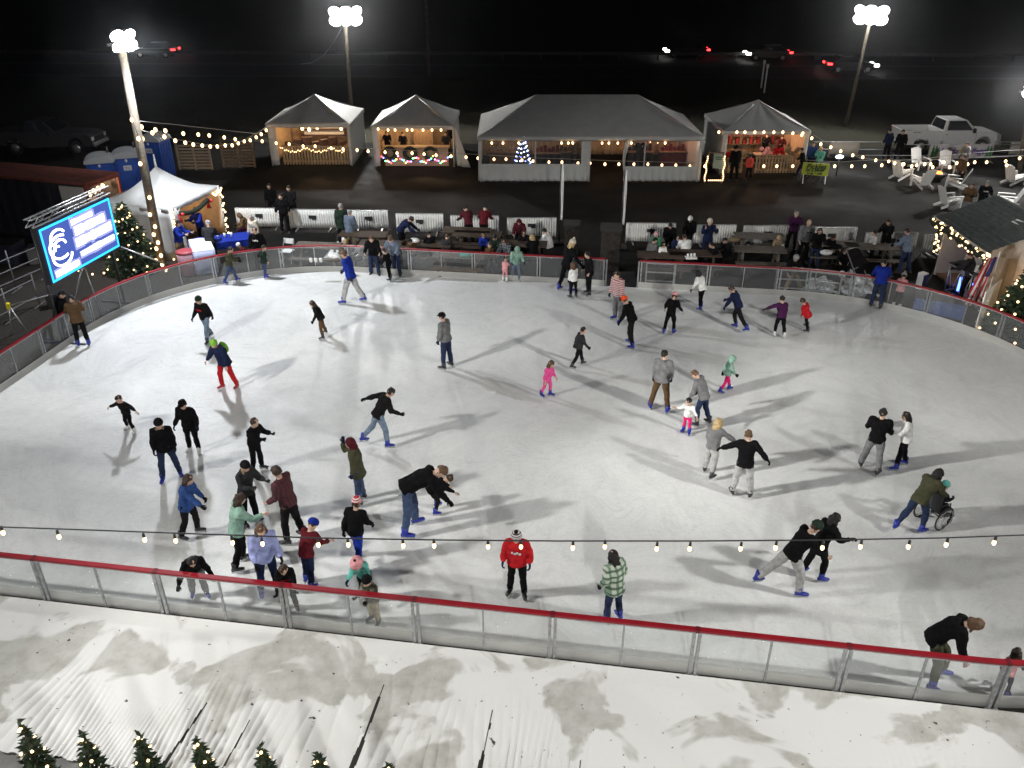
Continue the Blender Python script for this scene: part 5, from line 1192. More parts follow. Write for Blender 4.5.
# ------------------------------------------------------------------ vehicles
def wheel(th, x, y, r=.40, w=.26):
    t = MB().tube([(x, y-w/2, r), (x, y-w*.42, r), (x, y+w*.42, r), (x, y+w/2, r)], [r*.93, r, r, r*.93], 22).build('wheel', M_RUBBER, th)
    s = 1 if y > 0 else -1
    rm = MB().tube([(x, y+s*w*.40, r), (x, y+s*(w*.5+.012), r)], [r*.62, r*.58], 16)
    for k in range(6):
        a = k*math.pi/3; rm.bar((x, y+s*(w*.5+.015), r), (x+math.cos(a)*r*.5, y+s*(w*.5+.015), r+math.sin(a)*r*.5), .07, .03)
    rm.build('rim', mat('alloy_rim', (.5, .5, .5), .35, .8), t)
def arch(cx, r, z0, n=9): return [(cx+r*math.cos(R(180-180*i/n)), z0+r*math.sin(R(180*i/n))) for i in range(n+1)]
def pickup(label, loc, rz, paint, crew=False):
    th = thing('pickup_truck', label, 'pickup truck', loc, rz); th.scale = (.90, .90, .95); X = 0
    L = 6.3; wb0, wb1 = 1.25, 5.2; hw = 1.0; z0, belt = .55, 1.28; cab0 = 2.55 if not crew else 2.0; r = .48
    # one side outline from tail to nose, with wheel arches; x forward
    side = [(0, z0+.1)] + arch(wb0, r+.03, z0) + arch(wb1, r+.03, z0) + [(L-.12, z0-.02), (L, .75), (L-.02, 1.12), (L-.35, 1.25), (cab0+2.0 if not crew else 3.9, 1.36)]
    body = MB(); cowl = side[-1][0]
    body.prism([(cab0-.02, z0-.1)] + arch(wb1, r+.03, z0) + [(L-.12, z0-.02), (L, .75), (L-.02, 1.14), (L-.30, 1.27), (cowl, 1.38), (cab0-.02, 1.38)], -hw, hw)
    body.build('body', paint, th, bevel=.04)
    for s in (-1, 1):
        bs = MB().prism([(0, z0+.05)] + arch(wb0, r+.03, z0) + [(cab0-.05, z0-.05), (cab0-.05, 1.40), (0, 1.40)], s*hw-.06*(s > 0), s*hw+.06*(s < 0))
        bs.build('bed_side', paint, th, bevel=.02)
    MB().box((cab0/2, 0, .82), (cab0-.1, 1.86, .06)).build('bed_floor', mat('bed_liner_grey', (.20, .20, .20), .6), th)
    MB().box((.04, 0, 1.08), (.07, 1.84, .62)).build('tailgate', paint, th, bevel=.02)
    MB().box((cab0-.12, 0, 1.1), (.05, 1.84, .58)).build('bed_front', paint, th)
    # cab
    c0, c1 = cab0, cowl; zr = 1.98; i0, i1 = .14, .68
    cb = MB(); lo = [(c0, -hw+.05, 1.37), (c1+.12, -hw+.05, 1.37), (c1+.12, hw-.05, 1.37), (c0, hw-.05, 1.37)]; hi = [(c0+i0, -hw+.20, zr), (c1+.12-i1, -hw+.20, zr), (c1+.12-i1, hw-.20, zr), (c0+i0, hw-.20, zr)]
    cb.add(lo+hi, [(0, 1, 5, 4), (1, 2, 6, 5), (2, 3, 7, 6), (3, 0, 4, 7), (4, 5, 6, 7), (3, 2, 1, 0)]); cb.build('cab', paint, th, bevel=.05)
    def lerp(p, q, t): return V(p)+(V(q)-V(p))*t
    def win(a, b, c, d, name, off, m=.1):
        ce = (V(a)+V(b)+V(c)+V(d))/4; q = [lerp(p, ce, m)+V(off) for p in (a, b, c, d)]; MB().quad(*q).build(name, M_CARGLASS, th, solid=.012)
    for s, e in ((0, -1), (3, 1)):
        A, B, C_, D = lo[s], lo[1 if s == 0 else 2], hi[1 if s == 0 else 2], hi[s]
        parts = [(0, 1)] if not crew else [(0, .46), (.48, 1)]
        for t0, t1 in parts:
            win(lerp(A, B, t0+.04), lerp(A, B, t1-.06), lerp(D, C_, t1-.04), lerp(D, C_, t0+.02), 'side_window', (0, e*.012, .004), .13)
            xh = c0+(c1-c0)*t0+.18; MB().box((xh, e*(hw+.015), 1.18), (.16, .03, .035)).build('door_handle', M_BLACK, th)
            mb = MB(); xx = c0+(c1-c0+.1)*t1; mb.box((xx, e*(hw+.003), .98), (.015, .012, .74)); mb.build('door_seam', M_DARKM, th)
    win(lo[1], lo[2], hi[2], hi[1], 'windscreen', (.015, 0, .01), .10); win(lo[3], lo[0], hi[0], hi[3], 'rear_window', (-.014, 0, .005), .16)
    for s in (-1, 1):
        m_ = MB().box((c1-.15, s*(hw+.14), 1.42), (.12, .20, .26)).bar((c1-.1, s*(hw-.03), 1.36), (c1-.14, s*(hw+.1), 1.38), .05); m_.build('mirror', M_BLACK, th)
        MB().box((.015, s*(hw-.09), 1.12), (.06, .15, .42)).build('tail_light', mat('red_lens', (.35, .01, .01), .3), th)
        MB().box((L-.05, s*(hw-.20), 1.0), (.09, .34, .2)).build('headlight', mat('clear_lens', (.6, .6, .58), .2), th)
        for x in (wb0, wb1): wheel(th, x, s*(hw-.13), r-.04)
    MB().box((L+.01, 0, .95), (.04, 1.25, .3)).build('grille', M_DARKM, th); MB().box((L+.04, 0, .66), (.16, 1.95, .2)).build('bumper', M_STEEL, th, bevel=.03); MB().box((-.08, 0, .66), (.14, 1.9, .16)).build('bumper', M_STEEL, th, bevel=.03)
    if not crew:
        bd = MB()
        for k in range(6): bd.box((.62+.085*k, -hw-.006, 1.3), (.055, .008, .05))
        bd.build('side_lettering', M_BLACK, th)
    return th
yt = G(900, 151).y
pickup('white single cab pickup parked on the grass behind the festive banner', (XAT(896, yt, .8), yt, 0), .015, mat('white_car_paint', (.70, .71, .70), .3, var=.03))
yt = G(30, 152).y
pickup('dark grey crew cab pickup parked at the far left in the dark', (XAT(3, yt, .8), yt, 0), -.03, mat('grey_car_paint', (.06, .06, .065), .45), True)
def car(label, px, py, front_left, paint):
    p = G(px, py); rz = (math.pi if front_left else 0) - .026; th = thing('passing_car', label, 'car', p, rz)
    prof = [(-2.25, .35), (-1.85, .3), (-1.5, .6), (-1.15, .62), (-.85, .3), (.95, .3), (1.2, .6), (1.55, .62), (1.85, .3), (2.25, .38), (2.28, .62), (1.95, .82), (1.0, .93), (-1.5, .96), (-2.2, .9)]
    MB().prism(prof, -.9, .9).build('body', paint, th, bevel=.05)
    cb = MB(); lo = [(-1.75, -.85, .94), (1.05, -.85, .94), (1.05, .85, .94), (-1.75, .85, .94)]; hi = [(-1.15, -.62, 1.42), (.25, -.62, 1.42), (.25, .62, 1.42), (-1.15, .62, 1.42)]
    cb.add(lo+hi, [(0, 1, 5, 4), (1, 2, 6, 5), (2, 3, 7, 6), (3, 0, 4, 7), (3, 2, 1, 0)]); cb.build('window', M_CARGLASS, th); MB().box((-.45, 0, 1.43), (1.5, 1.28, .04)).build('roof', paint, th)
    for s in (-1, 1):
        for x in (-1.32, 1.38): wheel(th, x, s*.78, .33, .2)
        MB().box((2.12, s*.72, .68), (.42, .44, .20)).build('headlight', emis('headlight_glow', (1, .98, .92), 14), th)
        MB().box((-2.12, s*.74, .80), (.34, .40, .16)).build('tail_light', emis('taillight_glow', (1, .03, .03), 9), th)
dk = mat('dark_car_paint', (.03, .03, .035), .3)
car('dark car with lit lamps driving left, nearest the middle of the highway', 686, 57, True, dk)
car('dark car with lit lamps driving left, second one on the highway', 767, 60, True, mat('grey_car_paint2', (.08, .08, .09), .3))
car('dark car with lit lamps driving right beside the right light pole', 849, 72, False, dk)
car('dark car with lit lamps driving left beyond the left light pole', 157, 57, True, dk)
# roadside posts, pole, rail
for k, (px, py, t, l) in enumerate(((761, 88, 62, 'slim pale roadside post left of a pair'), (764, 93, 66, 'slim pale roadside post right of a pair'))):
    p = G(px, py); tag(MB().tube([(0, 0, 0), (0, 0, ZAT(t, p.y))], .07, 6).box((0, 0, ZAT(t, p.y)), (.2, .05, .3)).build('roadside_post', M_WHITEP, None, p), l, 'post')
p = V((XAT(428, 80, 2), 80, 0)); th = thing('utility_pole', 'faint utility pole standing in the dark field behind the long marquee', 'pole', p)
MB().tube([(0, 0, 0), (0, 0, 11)], [.16, .11], 8).build('pole', M_POLE, th); MB().bar((-1.1, 0, 10.3), (1.1, 0, 10.3), .1).build('crossarm', M_POLE, th)
M_RAILG = mat('weathered_dull_rail', (.10, .10, .10), .8)
x0, x1 = -75, 75; yy = rd(0, 13.4); th = thing('guard_rail', 'long dull guard rail along the middle of the highway', 'guard rail', (0, yy, 0), -.026)
MB().prism([(-.03, .45), (.02, .5), (-.03, .58), (.02, .66), (-.03, .74), (-.05, .74), (-.05, .45)], x0, x1, axis='x').build('rail', M_RAILG, th)
for k in range(38): MB().box((x0+2+k*4, .05, .36), (.12, .12, .74))  .build('post', M_RAILG, th)
for k, (a, b_) in enumerate(((256, 352),)):
    A = V((XAT(345, y2, z2), y2, z2-.4)); B_ = V((XAT(297, y2+10, 5), y2+10, ZAT(64, y2+10)))
    tag(MB().tube([A*(1-t)+B_*t-V((0, 0, .8*math.sin(math.pi*t)))-A for t in (0, .25, .5, .75, 1)], .03, 6).build('overhead_cable', LW, None, A), 'overhead cable leaving the light pole behind the two small stalls', 'cable')
CR = 'spectators behind the far barrier'
def cr(*a, **k): k.setdefault('group', CR); k.setdefault('sk', 's'); k.setdefault('z', 0.0); return person(*a, **k)
# ---- left corner, round the white tent
cr(66, 341, 1.72, -40, 'spectator in black outside the left barrier next to a brown coat', 'rail', top='blk', leg='blk', hair='hblk', lean=10)
cr(183, 263, 1.78, -100, 'man in royal blue jacket and tan trousers beside the tent corner post', 'hug', top='roy', leg='tan', hair='hblk', group='staff at the white tent')
cr(204, 247, 1.74, 150, 'person in blue jacket serving inside the white tent opening', 'hug', top='roy', leg='blk', hair='hblk', group='staff at the white tent')
cr(214, 264, 1.76, 10, 'man in black vest over grey sleeves with a grey cap at the white table', 'rail', top='char', leg='blk', hat='beanie:lgry', hair='hgry', lean=10, group='staff at the white tent')
cr(249, 240, 1.62, 110, 'woman in brown hooded jacket sitting behind the blue table', 'sit', top='brn', leg='prp', hair='hlbr', hl=.5)
cr(258, 253, 1.66, 150, 'person with white hair standing beside the blue table', 'stand', top='crm', leg='kha', hair='hgry', hl=.3)
cr(262, 272, 1.84, 175, 'man in dark suit and white shirt watching over the far barrier', 'pocket', top='blk', leg='blk', hair='hlbr', logo='wht')
cr(246, 262, 1.0, 100, 'small child in white hat crouched under the blue table end', 'sit', top='dred', leg='blk', hat='beanie:wht', hair=None, sit=.3)
cr(286, 233, 1.80, 180, 'man in black standing in the gap between two white panels', 'pocket', top='blk', leg='blk', hair='hblk')
cr(294, 224, 1.82, 175, 'man in black holding a cup behind the white panels', 'hug', top='blk2', leg='blk', hair='hbrn')
cr(274, 219, 1.70, 180, 'head of a person in black behind the second white panel', 'stand', top='blk', leg='blk', hair='hblk')
cr(344, 246, 1.82, 0, 'tall person in dark green coat with back to the ice', 'stand', top='dgrn', leg='blk', hair='hgry', coat=.12)
cr(352, 250, 1.70, -20, 'person in plum grey coat next to the dark green coat', 'stand', top='slate', leg='kha', hair='hgry', coat=.06)
cr(350, 266, 1.55, 170, 'blond person sitting right at the far barrier in black', 'sit', top='blk', leg='blk', hair='hbld', hl=.3)
cr(364, 269, 1.50, 120, 'small person in grey sitting beside the blond one', 'sit', top='gry', leg='blk', hair='hbrn')
cr(375, 276, 1.74, 185, 'man in black jacket standing at the barrier left of a blue grey one', 'rail', top='blk', leg='djean', hair='hlbr', lean=8)
cr(397, 276, 1.78, 160, 'man in blue grey jacket leaning over the far barrier', 'rail', top='slate', leg='djean', hair='hlbr', lean=14)
cr(402, 252, 1.76, -100, 'man in navy jacket bending over a picnic table', 'crouch', top='nvy', leg='blk', hair='hblk', lean=34, legl=(10, 6, 14), legr=(2, 6, 8))
cr(469, 244, 1.70, 20, 'person in maroon jacket leaning by the fifth white panel', 'rail', top='mar', leg='blk', hair='hblk')
cr(484, 244, 1.70, -10, 'person in dark red coat beside the maroon jacket', 'rail', top='dred', leg='blk', hair='hblk')
cr(485, 258, 1.30, 170, 'child in blue and white jacket sitting at the middle table', 'sit', top='roy', leg='blk', hair='hlbr')
cr(490, 272, 1.20, 180, 'child with brown hair just behind the far barrier', 'stand', top='brn', leg='blk', hair='hlbr', hl=.3)
cr(520, 246, 1.70, 170, 'person in dark red hood sitting before the sixth white panel', 'sit', top='mar', leg='blk', hat='hoodup', hood='mar')
cr(507, 267, 1.66, 150, 'person in grey plaid jacket sitting at the table near the gate', 'sit', top='bplaid', leg='blk', hair='hbrn')
cr(516, 282, 1.50, 190, 'person in teal hat and sweater right behind the pink child', 'rail', top='mint', leg='slate', hat='beanie:mint', hair=None, lean=8)
cr(534, 266, 1.66, 20, 'woman with long blond hair sitting with her back to the camera', 'sit', top='blk', leg='blk', hair='hbld', hl=1.0)
cr(549, 258, 1.64, 60, 'person in white jacket turned away at the table end', 'sit', top='wht', leg='blk', hair='hblk', hood='down', puff=.8)
cr(648, 268, 1.62, -60, 'woman in black with pale grey sleeves sitting at the right table', 'sit', top='gry', leg='blk', hair='hblk')
cr(656, 258, 1.40, 150, 'child in green jacket with red and white hat', 'sit', top='grn', leg='blk', hat='beanie:redhat', hair='hbrn')
cr(660, 270, 1.10, 190, 'toddler in white sitting at the right table', 'sit', top='wht', leg='blk', hair='hbrn', sit=.62)
cr(668, 250, 1.66, 170, 'person in black seated before the right white panel', 'sit', top='blk', leg='blk', hair='hblk')
cr(684, 266, 1.66, 10, 'person in cream white jacket sitting with back to the camera', 'sit', top='wht', leg='blk', hair='hbrn', puff=.8)
cr(688, 250, 1.70, 160, 'person in white hat and black coat seated behind the cream jacket', 'sit', top='blk', leg='blk', hat='pom:wht', hair='hblk', sit=.75)
cr(705, 262, 1.80, 180, 'man in navy clothes raising both hands to take a photo', 'phone', top='nvy', leg='nvy', hat='beanie:crm', hair='hgry')
cr(714, 272, 1.66, 100, 'person in black crouched beside the photographer', 'sit', top='blk', leg='blk', hair='hblk')
cr(790, 250, 1.70, 175, 'person in multicoloured jacket left of the bald man', 'hug', top='prp', leg='blk', hair='hgry')
cr(801, 263, 1.84, 185, 'bald man in pale grey sweatshirt with arms hanging', 'stand', top='gry', leg='blk', hair=None, bulk=1.12, logo='char', puff=.6)
cr(813, 268, 1.68, 165, 'woman in black jacket hugging herself beside the grey sweatshirt', 'hug', top='blk', leg='djean', hair='hblk', hl=.6, skn=1)
cr(789, 285, 1.76, 180, 'man in black hoodie and white beanie sitting with knees apart at the barrier', 'sit', top='blk', leg='tan', hat='beanie:lgry', hair='hblk', logo='crm', legl=(84, 26, 84), legr=(84, 26, 84), sk='t')
cr(774, 262, 1.15, 175, 'blond toddler sitting on the brown table bench', 'sit', top='tan', leg='blk', hair='hbld', sit=.6)
cr(870, 262, 1.30, 90, 'child in white jacket standing at the right picnic table', 'stand', top='wht', leg='blk', hair='hbrn')
cr(882, 258, 1.66, 130, 'woman in black with red hair at the right picnic table', 'hug', top='blk', leg='blk', hair='hbrn', hl=.6)
cr(902, 273, 1.80, 40, 'man in pale blue grey shirt facing a woman in black', 'reach', top='ljean', leg='djean', hair='hbrn', arml=(30, 12, 40, 8))
cr(840, 271, 1.40, 170, 'person in dark jacket crouching beside a pushchair', 'sit', top='blk2', leg='blk', hair='hbrn', sit=.35, sk='t')
cr(963, 300, 1.84, 48, 'man in dark grey working at the sound desk by the shed', 'reach', top='char', leg='blk', hair='hbrn', arml=(34, 10, 46, 6), armr=(36, 10, 46, 8))
cr(963, 219, 1.72, 150, 'person in dark brown jacket and pale trousers behind the shed roof', 'hug', top='brn', leg='gry', hair='hbrn', skn=1)
cr(978, 217, 1.74, 160, 'person in black vest over white sleeves behind the shed roof', 'hug', top='blk', leg='blk', hair='hgry', logo='wht')
cr(885, 160, 1.80, 20, 'dark uniformed person standing left of a pair behind the white truck', 'pocket', top='nvy', leg='blk', hair='hblk', group='people at the truck')
cr(897, 161, 1.82, 150, 'dark uniformed person standing close to the tailgate', 'pocket', top='blk', leg='blk', hair='hblk', group='people at the truck')
cr(961, 174, 1.76, 110, 'person in grey sweatshirt standing before the festive banner', 'stand', top='gry', leg='slate', hair='hbrn', group='people at the truck')
cr(958, 187, 1.70, 100, 'person in brown standing behind a white garden chair', 'stand', top='brn', leg='blk', hair='hbrn', group='people at the truck')
cr(432, 262, 1.60, 30, 'person in black sitting at the dark table behind the fourth panel', 'sit', top='blk', leg='blk', hair='hblk')
cr(446, 264, 1.55, -20, 'person in charcoal sitting left of the child in blue and white', 'sit', top='char', leg='blk', hair='hbrn')
cr(497, 262, 1.60, 160, 'person in dark green sitting left of the grey plaid jacket', 'sit', top='dgrn', leg='blk', hair='hblk')
cr(524, 258, 1.60, 175, 'person in black sitting between the plaid jacket and the blond woman', 'sit', top='blk2', leg='blk', hair='hbrn')
cr(676, 262, 1.50, 170, 'child in dark navy sitting left of the cream white jacket', 'sit', top='nvy', leg='blk', hair='hblk')
cr(726, 266, 1.60, 120, 'person in black sitting at the end of the long brown picnic table', 'sit', top='blk', leg='blk', hair='hblk')
cr(824, 262, 1.60, -150, 'person in black sitting before the tenth white panel', 'sit', top='blk', leg='blk', hair='hbrn', skn=1)
cr(415, 266, 1.55, 150, 'person in dark brown sitting right of the blue grey jacket', 'sit', top='brn', leg='blk', hair='hblk')
# ---- at the stalls
ST_ = 'people at the stalls'
cr(733, 181, 1.86, 10, 'tall man in black with a dark hat at the right stall counter', 'stand', top='blk', leg='blk', hat='bucket:blk2', hair='hblk', group=ST_, bulk=1.1)
cr(748, 179, 1.32, 5, 'child in coral red jacket at the right stall', 'stand', top='coral', leg='blk', hair='hblk', group=ST_)
cr(800, 178, 1.66, 70, 'person in black passing the right stall corner', 'walk', top='blk', leg='nvy', hair='hblk', group=ST_)
cr(809, 173, 1.72, 150, 'person in blue jacket behind the yellow sign', 'stand', top='blu', leg='blk', hair='hblk', group=ST_)
cr(817, 176, 1.60, 140, 'person in teal jacket right of the yellow sign', 'hug', top='teal', leg='blk', hair='hbld', group=ST_)
def behind(px, Y, ht, label, **k):
    x = XAT(px, Y, 1.2); cr(0, 0, ht, 180, label, 'hug', pos=(x, Y, 0), leg='blk', group=ST_, **k)
behind(387, 47.6, 1.6, 'person in black behind the left end of the coloured light counter', top='blk', hair='hbrn')
behind(403, 47.6, 1.55, 'person in black behind the middle of the coloured light counter', top='blk2', hair='hblk')
behind(446, 47.4, 1.6, 'person in dark jacket behind the right end of the coloured light counter', top='char', hair='hblk')
behind(766, 46.6, 1.7, 'vendor in black between pink parcels in the right stall', top='blk', hair='hblk')
behind(781, 46.5, 1.6, 'vendor in dark red at the right end of the right stall', top='mar', hair='hbrn')
behind(640, 45.0, 1.75, 'visitor in black seen through the long tent window', top='blk', hair='hblk')
behind(575, 45.2, 1.7, 'visitor in dark brown seen through the left tent window', top='brn', hair='hbrn')
# ------------------------------------------------------------------ white ribbed barricade panels
M_SKIRT = mat('white_ribbed_sheet', (.66, .66, .63), .6, var=.08, vscale=3)
PAN = [(238, 285, 228, 'first'), (291, 338, 229.5, 'second'), (351, 389, 231, 'third'), (397, 444, 234, 'fourth'), (451, 499, 235.5, 'fifth'), (507, 556, 238, 'sixth'), (625, 674, 243, 'seventh'), (692, 734, 245, 'eighth'), (741, 790, 246, 'ninth'), (804, 854, 248, 'tenth'), (862, 914, 253, 'eleventh'), (920, 944, 255, 'twelfth')]
for i, (x0, x1, y, nm) in enumerate(PAN):
    a, b_ = G(x0, y), G(x1, y); a.y = b_.y = (a.y+b_.y)/2; L = (b_-a).length; hz = ZAT(y-20, a.y)
    where = ['beside the blue clothed table', 'beneath two standing men in black', 'behind a tall person in dark green', 'behind the man in navy bending over', 'behind two people in dark red', 'left of the entrance gap', 'right of the entrance gap', 'behind the man taking a photo', 'left of the bald man', 'right of the woman hugging herself', 'behind the man in pale blue grey', 'touching the garlanded shed'][i]
    th = thing('barricade_panel', 'white ribbed barricade panel '+where, 'barricade', a, rng.uniform(-.03, .03), 'white ribbed panels in a row')
    mb = MB(); n = int(L/.10)
    mb.sheet(lambda u, v: V((u*L, -.03+.022*math.sin(u*n*6.283)*(1-.2*v)-.05*(1-v)*math.sin(u*3+i), .10+(hz-.10)*v)), n*6, 3); mb.build('ribbed_sheet', M_SKIRT, th, solid=.004)
    fr = MB().bar((0, .02, hz), (L, .02, hz), .04).bar((0, .02, .15), (L, .02, .15), .04)
    for x in (0.02, L-.02): fr.bar((x, .02, .0), (x, .02, hz), .04)
    fr.build('frame', M_STEEL, th)
    for x in (.3, L-.3): MB().bar((x, -.35, .025), (x, .35, .025), .05).build('foot', M_STEEL, th)
    if i not in (11, 7, 4): MB().box((L*.5, -.075, hz*.66), (.32, .012, .14)).box((L*.5+.06, -.075, hz*.66-.09), (.16, .012, .06)).build('badge', M_BLACK, th)

# ------------------------------------------------------------------ picnic tables
def picnic(label, loc, rz, mt):
    th = thing('picnic_table', label, 'picnic table', loc, rz, 'picnic tables behind the rink')
    tp = MB()
    for k in range(5): tp.box((0, -.3+.15*k, .74), (1.9, .135, .04))
    tp.build('table_top', mt, th)
    for s in (-1, 1): MB().box((0, s*.72-.07*0, .44), (1.9, .26, .04)).build('bench', mt, th)
    for x in (-.65, .65):
        MB().bar((x, -.5, .02), (x, -.25, .72), .09, .05).bar((x, .5, .02), (x, .25, .72), .09, .05).bar((x, -.8, .40), (x, .8, .40), .05, .09).bar((x, -.33, .69), (x, .33, .69), .05, .08).build('trestle', mt, th)
    return th
M_TBROWN = mat('dark_stained_picnic_wood', (.055, .035, .022), .8, var=.3, vscale=9)
M_TGREY = mat('grey_weathered_planks', (.12, .10, .08), .85, var=.3, vscale=9)
pt = None
for lab, px, py, rz, w in (('picnic table under the woman in white and a blond child, left end', 322, 264, -.1, 0), ('picnic table behind the two men at the far barrier', 385, 262, -.1, 1), ('dark picnic table behind the fourth white panel gap', 428, 262, -.12, 1),
    ('picnic table against the far barrier below the fifth panel', 460, 274, -.12, 0), ('picnic table with a blue and white child, behind the middle', 478, 252, -.1, 1), ('picnic table left of the entrance gap with seated spectators', 522, 262, -.1, 1),
    ('picnic table right of the entrance gap with a toddler in white', 662, 274, -.1, 1), ('picnic table with an open pizza box beside the photographer', 693, 272, -.1, 1), ('long brown picnic table at the barrier, left of the man in white beanie', 757, 268, -.1, 0), ('brown picnic table behind it before the ninth panel', 757, 254, -.1, 0),
    ('picnic table with pale papers before the tenth panel', 829, 262, -.1, 0), ('picnic table by the child in white, before the eleventh panel', 868, 265, -.1, 0), ('picnic table before the third white panel', 365, 252, -.1, 1), ('dark picnic table behind the third seat row, under the fifth panel', 467, 248, -.1, 1)):
    mt = M_TGREY if w == 0 else M_TBROWN
    p = G(px, py)
    picnic(lab, p, rz, mt)
# things on the tables
def onpx(px, py, z): return G(px, py, z)
th = thing('pizza_box', 'open white food carton with cups on a picnic table near the photographer', 'carton', onpx(691, 258, .765)); MB().box((0, 0, .02), (.4, .3, .04)).build('tray', M_WHITEP, th)
for k in range(3): MB().tube([(-.12+.12*k, .02*k, .04), (-.12+.12*k, .02*k, .16)], [.035, .045], 8).build('cup', M_WHITEP, th)
for lab, px, py, c in (('white paper bag on the left picnic table', 334, 257, 'wht'), ('white cups bag on the table behind the men', 414, 242, 'wht'), ('teal and white bag lying on the far rail table', 466, 256, 'teal'), ('pale paper sheets on the table before the tenth panel', 826, 254, 'wht'), ('black bag on the right table before the tenth panel', 836, 248, 'blk'), ('yellow paper on the brown table before the ninth panel', 734, 241, 'tan')):
    g = MB().ball((0, 0, .06), (.24, .16, .10), 9, 6); tag(g.build('table_bag', cm(c), None, onpx(px, py, .765)), lab, 'bag')
for k, (px, py, l) in enumerate(((311, 257, 'leftmost'), (316, 257, 'middle'), (321, 257, 'rightmost'))):
    tag(MB().tube([(0, 0, 0), (0, 0, .14)], [.05, .06], 10).build('cup', M_WHITEP, None, onpx(px, py+5, .765)), l+' of three white cups on the left picnic table', 'cup', 'three white cups')
th = thing('plank_ramp', 'pale planked ramp between the second and third white panels', 'ramp', G(341, 252)); MB().box((0, 0, .10), (.75, 2.4, .06), (.06, 0, -.15)).build('deck', M_WHITEP, th); MB().box((0, -.8, .04), (.7, .1, .08)).box((0, .8, .06), (.7, .1, .12)).build('bearer', M_WOOD, th)
th = thing('folding_chair', 'small white folding chair standing alone behind the left far barrier', 'chair', G(289, 262), 2.9)
MB().box((0, 0, .45), (.42, .4, .03)).build('seat', M_WHITEP, th); MB().box((0, -.2, .78), (.42, .03, .2)).build('backrest', M_WHITEP, th)
for sx in (-.2, .2): MB().bar((sx, .2, 0), (sx, -.2, .85), .025).bar((sx, -.2, 0), (sx, .18, .45), .025).build('leg', M_STEEL, th)
# white table with printed skirt and blue clothed table at the peaked tent
a, b_ = G(207, 258), G(219, 286); d = b_-a; L = 1.55
th = thing('folding_table', 'white table with a pale blue skirt in front of the man in the black vest', 'table', G(203, 262), math.atan2(d.y, d.x)); MB().box((L/2, 0, .93), (L, .75, .04)).build('table_top', M_WHITEP, th)
mb = MB(); mb.sheet(lambda u, v: V((u*L, -.39+.02*math.sin(u*20)*(1-v), .05+.87*v)), 24, 3); mb.sheet(lambda u, v: V((L+.01, -.38+.76*u, .05+.87*v)), 6, 3); mb.build('skirt', mat('pale_blue_skirt', (.45, .50, .72), .7), th, solid=.006)
MB().box((L*.55, -.43, .62), (.22, .012, .12)).build('skirt_badge', M_DARKM, th)
for x in (.1, L-.1): MB().box((x, .3, .46), (.04, .04, .92)).build('leg', M_STEEL, th)
a = G(230, 258); th = thing('cloth_table', 'table under a royal blue cloth beside the leftmost white panel', 'table', a, .42); L = 2.3
mb = MB().box((0, 0, .80), (L, 1.0, .03)); mb.sheet(lambda u, v: V((-L/2+L*u, -.51-.02*math.sin(u*16)*(1-v), .55+.25*v)), 20, 3); mb.sheet(lambda u, v: V((L/2+.01, -.5+u, .5+.3*v)), 8, 3); mb.build('table_cloth', cm('roy'), th)
for x in (-L/2+.1, L/2-.1): MB().bar((x, -.4, 0), (x, .4, .76), .04).bar((x, .4, 0), (x, -.4, .76), .04).build('leg', M_DARKM, th)
for k in range(3): tag(MB().tube([(0, 0, 0), (0, 0, .16)], [.04, .05], 8).build('cup', M_WHITEP, None, M_WORLD(a, .42, (-.3+.25*k, .1, .816))), ['left', 'middle', 'right'][k]+' white cup on the royal blue cloth', 'cup', 'cups on the blue cloth')
th = thing('litter_bin', 'pink lidded round bin between the peaked tent and the barrier', 'bin', G(190, 274)); MB().tube([(0, 0, 0), (0, 0, .85)], [.30, .34], 18).build('drum', mat('dusty_pink_plastic', (.35, .20, .24), .6), th); MB().tube([(0, 0, .85), (0, 0, .9), (0, 0, .94)], [.36, .36, .2], 18).build('lid', mat('red_lid', (.35, .05, .07), .5), th)
# entrance: stone pillars, feather banners
for px, w0, y, t, l in ((571, .55, 252, 224, 'left'), (609, .70, 268, 228, 'right')):
    p = G(px, y); h_ = ZAT(t, p.y); th = thing('entrance_pillar', 'dark brown brick pillar on the %s of the entrance gap' % l, 'pillar', p, -.1); MB().box((0, 0, h_/2), (w0, w0, h_)).build('shaft', mat('brown_brick', (.022, .017, .014), .9, var=.6, vscale=7, bump=.6, bscale=16), th); MB().box((0, 0, h_+.04), (w0+.1, w0+.1, .08)).build('cap', mat('dark_stone_cap', (.028, .026, .024), .9), th)
for px, y, t, l in ((559, 243, 164, 'left'), (620, 247, 170, 'right')):
    p = G(px, y); h_ = ZAT(t, p.y); th = thing('feather_flag', 'tall slim white feather flag on the %s of the entrance' % l, 'flag', p); MB().tube([(0, 0, 0), (0, 0, h_)], .025, 6).box((0, 0, .03), (.5, .5, .06)).build('pole', M_DARKM, th)
    mb = MB(); mb.sheet(lambda u, v: V((.02+u*.11*(.55+.45*math.sin(math.pi*(.15+.8*v))), .03*math.sin(u*5+v*7), h_*.30+h_*.70*v)), 4, 24); mb.build('flag_cloth', M_WHITEP, th, solid=.004)
mt_ = thing('entrance_mat', 'black rubber mat lying in the entrance gap', 'mat', G(620, 290)); MB().box((0, .6, .012), (1.5, 2.4, .02)).build('mat', mat('black_rubber_mat', (.012, .012, .012), .9), mt_)
